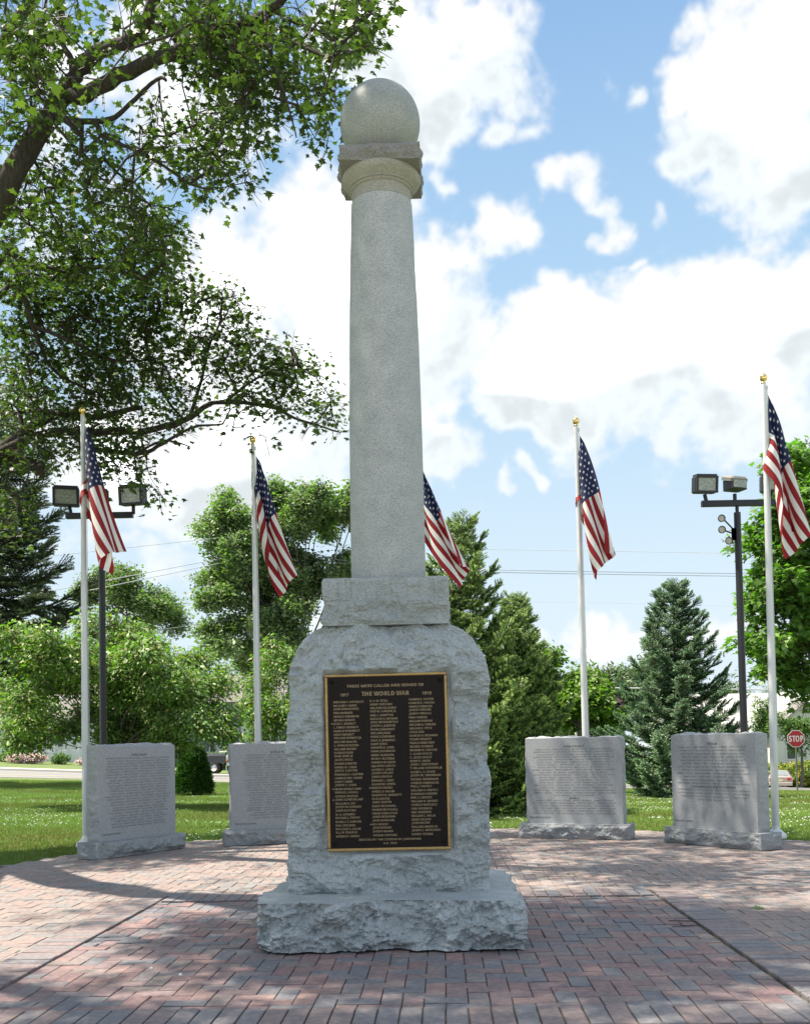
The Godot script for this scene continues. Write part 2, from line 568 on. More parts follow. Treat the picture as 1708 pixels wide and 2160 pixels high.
func build_paving() -> void:
	# eight for the sunken rectangle, six dustier ones for the plaza, four for the border
	var tones := [[0.2177, 0.1474, 0.146], [0.2021, 0.1529, 0.1553], [0.1592, 0.1591, 0.174], [0.1826, 0.163, 0.1701], [0.2255, 0.1591, 0.1522], [0.1943, 0.1451, 0.1491], [0.1514, 0.1529, 0.1694], [0.2021, 0.1685, 0.1639], [0.25, 0.195, 0.182], [0.23, 0.19, 0.182], [0.205, 0.198, 0.2], [0.262, 0.212, 0.195], [0.225, 0.2, 0.192], [0.24, 0.205, 0.19], [0.205, 0.17, 0.172], [0.19, 0.178, 0.186], [0.218, 0.175, 0.172], [0.18, 0.176, 0.188]]
	var grain := noise_picture(0.035, 5, 21, Color(0.74, 0.76, 0.80), Color(1.0, 0.97, 0.93))
	var gravel := noise_picture(0.2, 3, 22, Color(0.2, 0.2, 0.2), Color(0.8, 0.8, 0.8))
	var clay := []
	for k in tones:
		var m := StandardMaterial3D.new()
		m.albedo_color = lin(k[0] * 1.3, k[1] * 1.3, k[2] * 1.3)
		m.albedo_texture = grain
		m.roughness = 0.88
		triplanar(m, 0.9)
		m.heightmap_enabled = true
		m.heightmap_texture = gravel
		m.heightmap_scale = 0.06
		clay.append(m)
	var mixed: StandardMaterial3D = clay[0].duplicate()
	mixed.albedo_color = Color.WHITE
	mixed.vertex_color_use_as_albedo = true
	var sand := StandardMaterial3D.new()
	sand.albedo_texture = noise_picture(0.03, 4, 23, lin(0.09, 0.08, 0.06), lin(0.20, 0.175, 0.13))
	sand.roughness = 1.0
	triplanar(sand, 0.6)
	# the bed of sand under the bricks
	var bed := Shape.new()
	var ring := PackedVector3Array()
	for k in 96:
		ring.append(Vector3(RING_AT.x + cos(TAU * k / 96) * (RING + 0.02), -0.026, RING_AT.y + sin(TAU * k / 96) * (RING + 0.02)))
	for k in 96:
		bed.tri(Vector3(RING_AT.x, -0.026, RING_AT.y), ring[(k + 1) % 96], ring[k])
	bed.box(Vector3(4.84, 0.004, 6.6), Transform3D(Basis(), Vector3(0, -0.030, -2.7)))
	var plaza := setting("brick_plaza", bed.mesh(), sand, "round plaza of herringbone brick pavers around the memorial", "paving")
	var frame := turned(PANEL_AT, PANEL_TURN)
	var under := Shape.new()
	under.box(Vector3(PANEL_HALF.x * 2 + 0.02, 0.004, PANEL_HALF.y * 2 + 0.02), frame * Transform3D(Basis(), Vector3(0, -0.034, 0)))
	var panel := setting("brick_panel", under.mesh(), sand, "sunken rectangle of red and grey herringbone bricks under the monument", "paving")
	var under2 := Shape.new()
	for e in [[0, 1], [0, -1], [1, 0], [-1, 0]]:
		var size := Vector3(0.27, 0.004, PANEL_HALF.y * 2 + 0.64) if e[0] else Vector3(PANEL_HALF.x * 2 + 0.01, 0.004, 0.31)
		under2.box(size, frame * Transform3D(Basis(), Vector3(e[0] * (PANEL_HALF.x + 0.15), -0.013, e[1] * (PANEL_HALF.y + 0.165))))
	var border := setting("brick_border", under2.mesh(), sand, "soldier course of bricks bordering the sunken brick rectangle", "paving")

	var r := RandomNumberGenerator.new()
	r.seed = 31
	var inner := []
	var outer := []
	var bw := PANEL_HALF.x
	var bz := PANEL_HALF.y
	for cy in range(-90, 68):
		for cx in range(-60, 62):
			var k := posmod(cx - cy, 4)
			if k != 0 and k != 3:
				continue
			var box := Rect2(cx * 0.1, cy * 0.1, 0.2 if k == 0 else 0.1, 0.1 if k == 0 else 0.2)
			var mid := box.get_center()
			var inside := box.intersection(Rect2(-bw, -bz, bw * 2, bz * 2))
			if inside.has_area() and inside.size.x > 0.02 and inside.size.y > 0.02:
				inner.append(inside)
			var out := Rect2(-bw - 0.272, -bz - 0.313, bw * 2 + 0.544, bz * 2 + 0.626)
			if out.encloses(box):
				continue
			if out.intersects(box):
				# trimmed to meet the border
				if box.position.x < out.position.x:
					box.size.x = minf(box.size.x, out.position.x - box.position.x)
				elif box.end.x > out.end.x:
					var e := box.end.x
					box.position.x = maxf(box.position.x, out.end.x)
					box.size.x = e - box.position.x
				elif box.position.y < out.position.y:
					box.size.y = minf(box.size.y, out.position.y - box.position.y)
				else:
					var e := box.end.y
					box.position.y = maxf(box.position.y, out.end.y)
					box.size.y = e - box.position.y
				if box.size.x < 0.012 or box.size.y < 0.012:
					continue
			var w := frame * Vector3(mid.x, 0, mid.y)
			if Vector2(w.x - RING_AT.x, w.z - RING_AT.y).length() < RING or (absf(w.x) < 2.4 and w.z > -6.0 and w.z < 0.6):
				outer.append(box)
	lay(panel, inner, frame, -0.0115, clay.slice(0, 8), mixed, tones.slice(0, 8), r, 0.0035)
	lay(plaza, outer, frame, -0.006, clay.slice(8, 14), mixed, tones.slice(8, 14), r, 0.003)
	# soldier course
	var course := []
	for k in 44:
		var x := -bw - 0.28 + (k + 0.5) * (bw * 2 + 0.56) / 44
		course.append(Rect2(x - 0.048, bz + 0.010, 0.096, 0.3))
		if absf(x) < bw + 0.01:
			course.append(Rect2(x - 0.048, -bz - 0.310, 0.096, 0.3))
	for k in 35:
		var z := -bz - 0.32 + (k + 0.5) * (bz * 2 + 0.33) / 35
		for sx in [-1, 1]:
			course.append(Rect2((bw + 0.014) if sx > 0 else (-bw - 0.266), z - 0.0475, 0.26, 0.095))
	lay(border, course, frame, 0.0, clay.slice(14, 18), mixed, tones.slice(14, 18), r, 0.002)

func lay(parent: Node3D, boxes: Array, frame: Transform3D, top: float, clay: Array, mixed: Material, tones: Array, r: RandomNumberGenerator, jitter: float) -> void:
	var order := []
	for b in boxes:
		var p := frame * Vector3(b.get_center().x, 0, b.get_center().y)
		var q := pixel(p)
		var seen := q.x > -30 and q.x < 1738 and q.y < 2190
		order.append([(-p.z if seen else 60.0 + p.length()), b])
	order.sort_custom(func(a, b): return a[0] < b[0])
	var rest := Shape.new()
	rest.tinted = true
	for k in order.size():
		var b: Rect2 = order[k][1]
		var tone := r.randi() % clay.size()
		var lift := top - 0.03 + r.randf_range(-jitter, jitter)
		var tilt := Basis(Vector3(r.randf_range(-1, 1), 0, r.randf_range(-1, 1)).normalized(), r.randf_range(0, 0.012)) * Basis(Vector3.UP, r.randf_range(-0.008, 0.008))
		var xf := frame * Transform3D(tilt, Vector3(b.get_center().x, lift, b.get_center().y))
		var w := b.size.x - 0.0045
		var d := b.size.y - 0.004
		if k < 300:
			part(parent, "brick", brick_shape(snappedf(w, 0.0005), snappedf(d, 0.0005)), clay[tone], xf)
		else:
			var s := r.randf_range(0.92, 1.08) * 1.3
			rest.tint = Color(tones[tone][0] * s, tones[tone][1] * s, tones[tone][2] * s)
			rest.chamfered(Vector3(w, 0.06, d), 0.003, xf)
	if order.size() > 300:
		var o := part(parent, "bricks", rest.mesh(), mixed)
		o.set_meta("kind", "stuff")

# ---------------------------------------------------------------- granite
func granite(called: String, r: float, g: float, b: float, relief := 0.05, weathered := true) -> StandardMaterial3D:
	if mats.has(called):
		return mats[called]
	if not mats.has("speckle"):
		var q := RandomNumberGenerator.new()
		q.seed = 77
		var lump := noise(FastNoiseLite.TYPE_SIMPLEX_SMOOTH, 0.30, 2, 78)
		mats.speckle = picture(512, func(x, y):
			var f := 0.80 + 0.10 * lump.get_noise_2d(x, y) + q.randf_range(-0.10, 0.10)
			var p := q.randf()
			if p < 0.085:
				f *= 0.62
			elif p > 0.93:
				f *= 1.16
			f = clampf(f, 0.0, 1.0)
			return Color(f * 0.99, f, f))
		mats.stain = noise_picture(0.012, 5, 79, Color(0.90, 0.91, 0.91), Color(1, 1, 1))
		mats.grit = noise_picture(0.16, 4, 80, Color(0.1, 0.1, 0.1), Color(0.9, 0.9, 0.9))
	var m := StandardMaterial3D.new()
	m.albedo_color = lin(r * 1.45, g * 1.45, b * 1.45)
	m.albedo_texture = mats.speckle
	m.roughness = 0.72
	m.detail_enabled = weathered
	m.detail_blend_mode = BaseMaterial3D.BLEND_MODE_MUL
	m.detail_albedo = mats.stain
	triplanar(m, 1.15)
	m.heightmap_enabled = true
	m.heightmap_texture = mats.grit
	m.heightmap_scale = relief * 1.5
	mats[called] = m
	return m

# A rough quarried block: a box, its faces in the order +x -x +y -y +z -z each with a depth of relief (metres).
func rock(half: Vector3, step: float, amps: Array, rock_seed: int, bend = null, coarse := 1.0, flat_spots = null) -> ArrayMesh:
	var ridge := noise(FastNoiseLite.TYPE_SIMPLEX_SMOOTH, 1.9 * coarse, 3, rock_seed)
	ridge.fractal_type = FastNoiseLite.FRACTAL_RIDGED
	ridge.fractal_gain = 0.42
	ridge.domain_warp_enabled = true
	ridge.domain_warp_amplitude = 0.10 / coarse
	ridge.domain_warp_frequency = 3.0 * coarse
	var broad := noise(FastNoiseLite.TYPE_SIMPLEX_SMOOTH, 1.6 * coarse, 2, rock_seed + 1)
	var ledge := noise(FastNoiseLite.TYPE_SIMPLEX_SMOOTH, 2.1 * coarse, 4, rock_seed + 3)
	ledge.fractal_gain = 0.38
	var fine := noise(FastNoiseLite.TYPE_SIMPLEX_SMOOTH, 13.0, 4, rock_seed + 2)
	fine.fractal_gain = 0.6
	var s := Shape.new()
	var axes := [[Vector3.RIGHT, Vector3.UP, Vector3.FORWARD], [Vector3.LEFT, Vector3.UP, Vector3.BACK], [Vector3.UP, Vector3.FORWARD, Vector3.RIGHT], [Vector3.DOWN, Vector3.FORWARD, Vector3.LEFT], [Vector3.BACK, Vector3.UP, Vector3.RIGHT], [Vector3.FORWARD, Vector3.UP, Vector3.LEFT]]
	for f in 6:
		var out: Vector3 = axes[f][0]
		var upw: Vector3 = axes[f][1]
		var side: Vector3 = axes[f][2]
		var nu := maxi(2, int(ceil((half * side).length() * 2.0 / step)))
		var nv := maxi(2, int(ceil((half * upw).length() * 2.0 / step)))
		if amps[f] < 0.0005 and bend == null:
			nu = maxi(2, nu / 3)
			nv = maxi(2, nv / 3)
		var rows := []
		for j in nv + 1:
			var row := PackedVector3Array()
			for k in nu + 1:
				var p := out * half + side * half * (2.0 * k / nu - 1.0) + upw * half * (2.0 * j / nv - 1.0)
				var t := ledge.get_noise_3d(p.x, p.y * 1.7, p.z) * 4.5
				var steps := (floorf(t) + smoothstep(0.84, 1.0, t - floorf(t)) + (t - floorf(t)) * 0.2) / 4.5
				var t2 := ledge.get_noise_3d(p.z * 3.1 + 5.0, p.x * 2.8, p.y * 3.6) * 3.5
				steps += 0.22 * (floorf(t2) + smoothstep(0.8, 1.0, t2 - floorf(t2))) / 3.5
				var h := 0.30 + 0.40 * broad.get_noise_3dv(p) + 0.55 * ridge.get_noise_3dv(p) + 0.75 * steps + 0.24 * fine.get_noise_3dv(p)
				h = maxf(h, -0.3)
				var shift := Vector3.ZERO
				# each face pushes out by its own relief; a face fades out just beyond its edges
				for e in 6:
					if amps[e] <= 0.0:
						continue
					var o: Vector3 = axes[e][0]
					var far := half.dot(o.abs()) - p.dot(o)
					if far < 0.03:
						shift += o * (amps[e] * h * (1.0 - far / 0.03))
				if flat_spots != null:
					shift *= flat_spots.call(p)
				p += shift
				if bend != null:
					p = bend.call(p)
				row.append(p)
			rows.append(row)
		if amps[f] > 0.013:
			# broken stone: every little face stands by itself
			for j in nv:
				for k in nu:
					s.quad(rows[j][k], rows[j][k + 1], rows[j + 1][k + 1], rows[j + 1][k])
		else:
			s.sheet(rows)
	return s.mesh()

# keeps the edges of a block straight while its faces bulge
func straight_edges(p: Vector3, half: Vector3, soft: float) -> float:
	var d := [half.x - absf(p.x), half.y - absf(p.y), half.z - absf(p.z)]
	d.sort()
	return smoothstep(0.0, soft, d[1])

# ---------------------------------------------------------------- the monument
const MONUMENT_AT := Vector3(-0.090, 0.0, -6.43)
const MONUMENT_TURN := -0.030

func build_monument() -> void:
	var o := thing("war_memorial", "tall granite column topped by a stone ball on a rough pedestal with bronze plaque", "monument", MONUMENT_AT, MONUMENT_TURN)
	var rough := granite("rough", 0.425, 0.455, 0.475, 0.08)
	var dressed := granite("dressed", 0.435, 0.445, 0.46, 0.008)
	# base: bulging rock face under a straight upper edge
	var base := rock(Vector3(0.725, 0.134, 0.66), 0.009, [0.06, 0.06, 0.008, 0.0, 0.15, 0.06], 5, func(p):
		var down := clampf((0.13 - p.y) / 0.26, 0.0, 1.0)
		var swell := 0.035 * sin(minf(down * 1.6, 1.0) * PI * 0.5) - 0.03 * smoothstep(0.75, 1.0, down)
		return Vector3(p.x * (1.0 + swell * 0.9), p.y, p.z * (1.0 + swell)), 0.85)
	part(o, "base_stone", base, rough, Transform3D(Basis(), Vector3(-0.005, 0.134, 0.0)))
	# tablet with rounded shoulders
	var tall := 0.818
	var die := rock(Vector3(0.60, tall, 0.285), 0.010, [0.018, 0.018, 0.012, 0.0, 0.085, 0.04], 9, func(p):
		var y: float = p.y + tall
		var k := clampf((y - 1.27) / (2.0 * tall - 1.27), 0.0, 1.0)
		var slim := 1.0 - 0.345 * (1.0 - sqrt(maxf(0.0, 1.0 - k * k * 0.97))) / 0.83
		var back := 1.0 - 0.30 * k * k * k
		return Vector3(p.x * slim * (1.0 + 0.012 * sin(y * 2.0)), p.y, p.z * back), 1.25, func(p):
		# let in flat for the plaque
		if p.z > 0.2:
			var dx: float = absf(p.x - 0.005) - 0.375
			var dy: float = absf(p.y - (1.06 - 0.264 - tall)) - 0.54
			return clampf(maxf(dx, dy) / 0.03, 0.10, 1.0)
		return 1.0)
	part(o, "tablet_stone", die, rough, Transform3D(Basis(), Vector3(-0.01, 0.264 + tall, 0.03)))
	# plinth with four sawn drafts cut into the upper half of its front
	var plinth := rock(Vector3(0.378, 0.1475, 0.272), 0.007, [0.035, 0.035, 0.0, 0.0, 0.05, 0.035], 14, null, 1.5, func(p):
		var u: float = (p.x / 0.385 + 1.0) * 0.5
		for q in [[0.115, 0.225, 0.016], [0.335, 0.435, 0.004], [0.545, 0.665, 0.012], [0.77, 0.885, 0.022]]:
			if p.z > 0.2 and p.y > q[2] and u > q[0] and u < q[1]:
				return 0.42
		if p.y > 0.0:
			return 0.72 * (0.4 + 0.6 * smoothstep(0.0, 0.03, 0.1475 - absf(p.y)))
		return 0.45 + 0.55 * smoothstep(0.0, 0.03, 0.1475 - absf(p.y)))
	part(o, "plinth_block", plinth, granite("plinth", 0.37, 0.395, 0.405, 0.08), Transform3D(Basis(), Vector3(-0.006, 1.905 + 0.1475, 0.0)))
	# shaft with entasis
	var profile := [Vector2(0.0, 0.0), Vector2(0.2385, 0.0)]
	for k in 25:
		var u := k / 24.0
		profile.append(Vector2(lerpf(0.2395, 0.1985, pow(u, 2.4)), 0.002 + u * 2.486))
	profile.append(Vector2(0.0, 2.490))
	var s := Shape.new()
	s.lathe(profile, 72)
	part(o, "column_shaft", s.mesh(), dressed, Transform3D(Basis(), Vector3(0.0, 2.199, 0)))
	# capital: neck, fillets, echinus
	var cap := []
	for q in [[0.0, 0.0], [0.186, 0.0], [0.1925, 0.004], [0.1925, 0.008], [0.193, 0.075], [0.200, 0.077], [0.206, 0.082], [0.207, 0.088], [0.202, 0.093], [0.2035, 0.094], [0.213, 0.098], [0.215, 0.104], [0.211, 0.109], [0.218, 0.116], [0.233, 0.128], [0.246, 0.142], [0.254, 0.156], [0.257, 0.168], [0.254, 0.178], [0.0, 0.179]]:
		cap.append(Vector2(q[0], q[1]))
	s = Shape.new()
	s.lathe(cap, 72, Transform3D(), 0.75)
	part(o, "capital", s.mesh(), granite("capital", 0.36, 0.345, 0.30, 0.012), Transform3D(Basis(), Vector3(0.0, 4.689, 0)))
	var abacus := rock(Vector3(0.250, 0.05, 0.233), 0.006, [0.035, 0.035, 0.0, 0.0, 0.045, 0.02], 23, null, 2.2, func(p): return 0.3 + 0.7 * straight_edges(p, Vector3(0.250, 0.05, 0.233), 0.03))
	part(o, "abacus", abacus, granite("abacus", 0.265, 0.258, 0.25, 0.10), Transform3D(Basis(), Vector3(0.0, 4.9175, 0)))
	var ball := Shape.new()
	var arc := []
	for k in 41:
		var w := lerpf(-1.32, PI / 2, k / 40.0)
		arc.append(Vector2(maxf(0.0, cos(w) * 0.262), sin(w) * 0.262))
	ball.lathe(arc, 72, Transform3D(), -1.0)
	ball.lathe([Vector2(0.0, -0.272), Vector2(0.10, -0.272), Vector2(0.10, -0.245), Vector2(0.0, -0.244)], 40)
	var skin: StandardMaterial3D = granite("ball", 0.335, 0.35, 0.345, 0.010).duplicate()
	skin.roughness = 0.66
	skin.detail_enabled = true
	skin.detail_blend_mode = BaseMaterial3D.BLEND_MODE_MUL
	skin.detail_albedo = mats.stain
	part(o, "stone_ball", ball.mesh(), skin, Transform3D(Basis(), Vector3(0.0, 5.238, 0)))
	build_plaque(o)

const NAMES := [
	"ADDISON H. APPLEGATE|WILLIAM F. BAKER|JOHN BARANOWSKI|FRED BARBIERI|ARNOLD BAREMORE|GEORGE BENDER|*ELIAS S. BENNETT|L. ERNEST BENNETT|HAROLD W BENNETT|LEROY BENNETT|WILLIAM BENNETT JR.|WILLIAM BRASSEL|C. VERNON BROWN|WILLIAM BROWN|CHARLES BURD|ISAAC BURD JR.|JACOB CASALE|REUBEN CHRISTIE|DANIEL M. CLARK|JESSE R. CLAYTON|FRANKLIN P. CLAYTON|CHARLES WM. COMBS|LEROY CUMBS|JOSEPH C. CORSE|*MARK DONALD DARE|HAROLD J. DAVALL|ARTHUR DAVISON|*JOHN OLIVER DELANY|WILLIAM A. DEY|JOSEPH DI LORENZO|JAMES DI PETRO|W. A. DIPIERRO|RICHARD J. DREVER|RUSSELL S. DUNCAN|SAUL EDELMON|MALCOLM S. EDGAR|W. J. B. EDGAR JR.|WARREN F. EMENS",
	"R. V. W. ESTILL|HENRY FIRESTINE|WILLIAM GILLILAND|FRED W. GUNSON JR.|EARL L. HAMPTON|RUDOLPH E. HEYMAN|JOHN INTRAVARTOLO|JOSEPH S. JAMISON|FRANK JANKOWSKI|WILLIAM JAQUI|HORACE JENNINGS|ISAAC B. JENNINGS|HARRY JOBES|NORMAN B. JOBES|EINAR JORGENSON|HENRY KILBOURN|IRVIN F. KLETZING|ANDREW KOLBUSH|SALVATOR LADUCA|ALFRED R. LANGE|JOSEPH LAPLACE|JAMES LINCOLN|EDWARD L. LINKE|CALOGERO LIPERA|*MARTIN MAIKES|DANIEL B. MALAN|KENNETH H. MARRIOTT|ELLIS MARTIN|JAMES MARTIN|HARRY MCDOWELL|REUBEN MCDOWELL|FRANK MIDDLETON|JAMES MONAHAN|JOHN MONAHAN|*ROY MOUNT|JOHN MURRAY|JOSEPH NOWAK|THOMAS PANTANO",
	"WARREN E. PATTEN|CHARLES E. PAXTON|ANGELO PERDONI|JOSEPH PERDONI|JOSEPH PERGOLA|FRED PERRINE|WILLIAM PERRINE|WILLIAM A. PERRINE|WILLIAM F. PETTE|CYRUS REID|CHARLES H. RICHARDS|STUART ROBERTS|FEDALE SABBATINO|GEORGE SCHENCK|HERMAN W. SHOSTAK|C. ALVAN SHULTZ|C. LESLIE SHULTZ|PERRY D. SMITH|JOHN C. SMOCZYNSKI|T. WILLARD SNEDEKER JR.|OLIVER L. E. SODEN|JOSEPH W. TIMBERMAN|THOMAS TIMBERMAN|CHARLES VANANGLEN|PAUL J. VANPELT|WILLIAM H. VANPELT|DOMINICK VANZINO|EMIL E. WEISERT|WILLIAM N. WEISERT|CHARLES WHITLOCK|CARL WIDEBERG|ERIC WIDEBERG|WILLIAM C. WILLIS|ASHER WILSON|JOHN WILSON|WILLIAM WINDELER|JOSEPH C. WITKOWSKI|ROBERT YETMAN",
]

func font(called: String, weight := 400) -> SystemFont:
	var key := "%s %d" % [called, weight]
	if not shapes.has(key):
		var f := SystemFont.new()
		f.font_names = PackedStringArray([called])
		f.font_weight = weight
		shapes[key] = f
	return shapes[key]

# One line of lettering laid into a shape: cap height and, if wide > 0, that total width. align -1 left, 0 middle, 1 right.
func write_line(s: Shape, text: String, where: Vector3, cap: float, face: SystemFont, align := 0, wide := 0.0, squeeze := 1.0, depth := 0.0, curve := 3.0, basis := Basis()) -> void:
	var tm := TextMesh.new()
	tm.text = text
	tm.font = face
	tm.font_size = 24
	tm.pixel_size = 0.01
	tm.depth = depth * 0.17 / cap if depth > 0.0 else 0.0
	tm.curve_step = curve
	tm.horizontal_alignment = HORIZONTAL_ALIGNMENT_LEFT
	tm.vertical_alignment = VERTICAL_ALIGNMENT_CENTER
	if tm.get_surface_count() == 0 or tm.surface_get_arrays(0)[Mesh.ARRAY_VERTEX] == null:
		return
	var box := tm.get_aabb()
	var k := cap / 0.172
	var kx := k * squeeze
	if wide > 0.0:
		kx = wide / box.size.x
	var x := -box.position.x * kx
	if align == 0:
		x -= box.size.x * kx * 0.5
	elif align > 0:
		x -= box.size.x * kx
	s.add(tm, Transform3D(basis, where) * Transform3D(Basis.from_scale(Vector3(kx, k, k)), Vector3(x, -(box.position.y + box.size.y * 0.5) * k, 0)))

func star(s: Shape, where: Vector3, r: float, normal := Vector3.BACK) -> void:
	for k in 10:
		var a := TAU * k / 10.0 + PI / 2
		var b := TAU * (k + 1) / 10.0 + PI / 2
		var ra := r if k % 2 == 0 else r * 0.40
		var rb := r if k % 2 == 1 else r * 0.40
		s.tri(where + normal * r * 0.1, where + Vector3(cos(a) * ra, sin(a) * ra, 0), where + Vector3(cos(b) * rb, sin(b) * rb, 0))

func build_plaque(o: Node3D) -> void:
	var w := 0.746
	var h := 1.075
	var field := StandardMaterial3D.new()
	field.albedo_texture = noise_picture(0.05, 4, 41, lin(0.008, 0.0055, 0.0045), lin(0.018, 0.012, 0.010))
	field.roughness = 0.65
	field.metallic_specular = 0.3
	field.metallic = 0.0
	triplanar(field, 0.5)
	var bronze := StandardMaterial3D.new()
	bronze.albedo_texture = noise_picture(0.03, 5, 42, lin(0.30, 0.19, 0.07), lin(0.52, 0.36, 0.16))
	bronze.roughness = 0.42
	bronze.metallic = 0.75
	triplanar(bronze, 0.3)
	var worn := StandardMaterial3D.new()
	worn.albedo_texture = noise_picture(0.06, 4, 43, lin(0.16, 0.115, 0.065), lin(0.42, 0.33, 0.21))
	worn.roughness = 0.5
	worn.metallic = 0.35
	triplanar(worn, 0.5)
	var s := Shape.new()
	s.box(Vector3(w - 0.02, h - 0.02, 0.03))
	var p := part(o, "bronze_plaque", s.mesh(), field, Transform3D(Basis(Vector3.BACK, 0.004), Vector3(-0.012, 1.061, 0.335)))
	var fr := Shape.new()
	var edge := 0.0175
	for q in [[0, 1], [0, -1], [1, 0], [-1, 0]]:
		var size := Vector3(edge, h - edge * 2 - 0.001, 0.044) if q[0] else Vector3(w, edge, 0.044)
		var basis := Basis()
		# chamfered upper edges face outwards
		fr.chamfered(Vector3(size.x, size.z, size.y), 0.005, Transform3D(Basis(Vector3.RIGHT, PI / 2), Vector3(q[0] * (w - edge) / 2, q[1] * (h - edge) / 2, 0)))
	part(p, "plaque_frame", fr.mesh(), bronze)
	var bold := font("Droid Sans", 700)
	var face := 0.0153
	var head := Shape.new()
	write_line(head, "THESE WERE CALLED AND SERVED IN", Vector3(-0.005, h * (0.5 - 0.068), face), 0.0165, bold, 0, 0.466, 1.0, 0.003)
	write_line(head, "THE WORLD WAR", Vector3(-0.003, h * (0.5 - 0.113), face), 0.0255, bold, 0, 0.290, 1.0, 0.003)
	write_line(head, "1917", Vector3(-0.253, h * (0.5 - 0.117), face), 0.0185, bold, 0, 0.050, 1.0, 0.003)
	write_line(head, "1918", Vector3(0.248, h * (0.5 - 0.117), face), 0.0185, bold, 0, 0.055, 1.0, 0.003)
	write_line(head, "ERECTED BY THE CITIZENS OF JAMESBURG", Vector3(0.005, h * (0.5 - 0.938), face), 0.0115, bold, 0, 0.375, 1.0, 0.002)
	write_line(head, "A.D. 1920", Vector3(0.005, h * (0.5 - 0.958), face), 0.0115, bold, 0, 0.082, 1.0, 0.002)
	part(p, "heading", head.mesh(), worn)
	var starts := [-0.322, -0.098, 0.138]
	for c in 3:
		var body := Shape.new()
		var rows: PackedStringArray = NAMES[c].split("|")
		for k in rows.size():
			var y := h * (0.5 - lerpf(0.157 - c * 0.003, 0.915 - c * 0.002, k / 37.0))
			var text := rows[k]
			if text.begins_with("*"):
				text = text.substr(1)
				star(body, Vector3(starts[c] - 0.010, y, face + 0.001), 0.0075)
			write_line(body, text, Vector3(starts[c], y, face), 0.0125, bold, -1, 0.0, 0.93, 0.002)
		part(p, "names", body.mesh(), worn)
	for q in [[-1, -1], [-1, 1], [1, -1], [1, 1]]:
		var ro := Shape.new()
		for k in 5:
			var a := TAU * k / 5.0
			ro.blob(Vector3(cos(a) * 0.0095, sin(a) * 0.0095, 0), Vector3(0.0055, 0.0055, 0.004), 8)
		ro.blob(Vector3.ZERO, Vector3(0.006, 0.006, 0.006), 8)
		part(p, "rosette", ro.mesh(), field, Transform3D(Basis(), Vector3(q[0] * (w / 2 - 0.045), q[1] * (h / 2 - 0.048), 0.016)))

# ---------------------------------------------------------------- the four name tablets
const ROLL_A := ["FREDERICK W. STREMER  ·  WALTER J. BURGARTH  ·  SAMUEL APPLEGATE  ·  JOSEPH FROLISH", "GEORGE ALSCHEIMER  ·  WILLIAM APPLEGATE  ·  ALVIN APPLEGATE  ·  MATTHEW ARGEN", "ALVIN AUSTIN  ·  SAMUEL BALSAMELLO  ·  RICHARD T. BALL JR.  ·  FRANK BAUMGARTNER", "EDWARD D. BEENE  ·  REMILLA M. BENNETT  ·  MELVILLE BENNETT  ·  JOSEPH J. BOLAND", "ALEXANDER J. BOROWSKI  ·  CHARLES C. BOWMAN  ·  WILLIAM BONGERTNER  ·  PETER BONGERTNER", "JOSEPH BRENNER  ·  ROBERT BRIDGE  ·  GEORGE W. BRIGGS JR.  ·  A. CARLTON BROWN*", "EDWARD BUDEWITZ  ·  GABRIEL J. BURNETT  ·  WILLIAM A. BUNN*  ·  ANTHONY D. BURCE", "JOSEPH R. BYRD  ·  DOMINICK J. CALABRESE  ·  ANTHONY J. CALABRESE  ·  RAYMOND CARON", "THOMAS CARNEY  ·  ROBERT D. CASEY  ·  LOUIS CARUSO  ·  LLOYD CHAMBERLAIN", "JOHN J. CHIARA  ·  JOSEPH J. CHIARA  ·  REUBEN CHRISTIE  ·  HAROLD W. CHRISTIE", "DONALD CHRISTIE  ·  HAROLD CHRISTIE  ·  GROVER W. CLAYTON  ·  ROBERT CLINTON", "SALVATORE COLLETTI  ·  EARL COLLINS  ·  ANTHONY COLLURA  ·  FRANK COLLURA", "JOSEPH COLLURA  ·  PETER COLLURA  ·  FLOYD M. COMBS  ·  WILLIAM CONOVER", "ADDISON CONOVER  ·  RICHARD CONSTANCE  ·  EDWARD COOK  ·  JOSEPH COTTER", "ROSARIO CRAPANZANO  ·  LEONARD CRAPANZANO  ·  JAMES CRAPANZANO  ·  ANTHONY CRAPANZANO", "JOSEPH J. CRAPANZANO  ·  JOHN CZAPLICK JR.  ·  THOMAS DANGLER  ·  ANDREW DAWSON", "JOHN J. DANIELS  ·  JOHN DEGROLA  ·  JOSEPH DEGROLA  ·  DONALD R. DARBY", "FRANK A. DELANEY  ·  LOUIS DEFRANCO  ·  CHARLES J. DEY  ·  CHARLES M. DEY", "ALVIN DOLAN  ·  ROBERT DOLAN  ·  NORMAN DOUGLAS  ·  CHARLES DUNHAM", "WERNER DUNHAM  ·  JOSEPH DUNHAM  ·  OSCAR DUNCKER  ·  HENRY DUNCKER", "GEORGE DUNCKER  ·  WILLIAM DUNCKER  ·  MARTIN J. EDWARDS  ·  JOHN D. DEW JR.", "GEORGE DUNCAN  ·  FRED DUNN  ·  ROBERT DUNN  ·  RUSSELL EMENS", "RUSSELL R. EMENS  ·  DANIEL EMENS  ·  LLOYD EMENS JR.  ·  CHARLES EMMONS", "RICHARD EMLEY  ·  LEONARD ERICKSON  ·  JOHN ERP  ·  JACOB FALK", "EDWIN FALK  ·  HAROLD FALK  ·  ANTHONY J. FELIX JR.  ·  FRANK FERRARO", "PAULO FERRARO  ·  JOHN FERRARY  ·  WALTER FILHOWER  ·  LLOYD FILHOWER"]
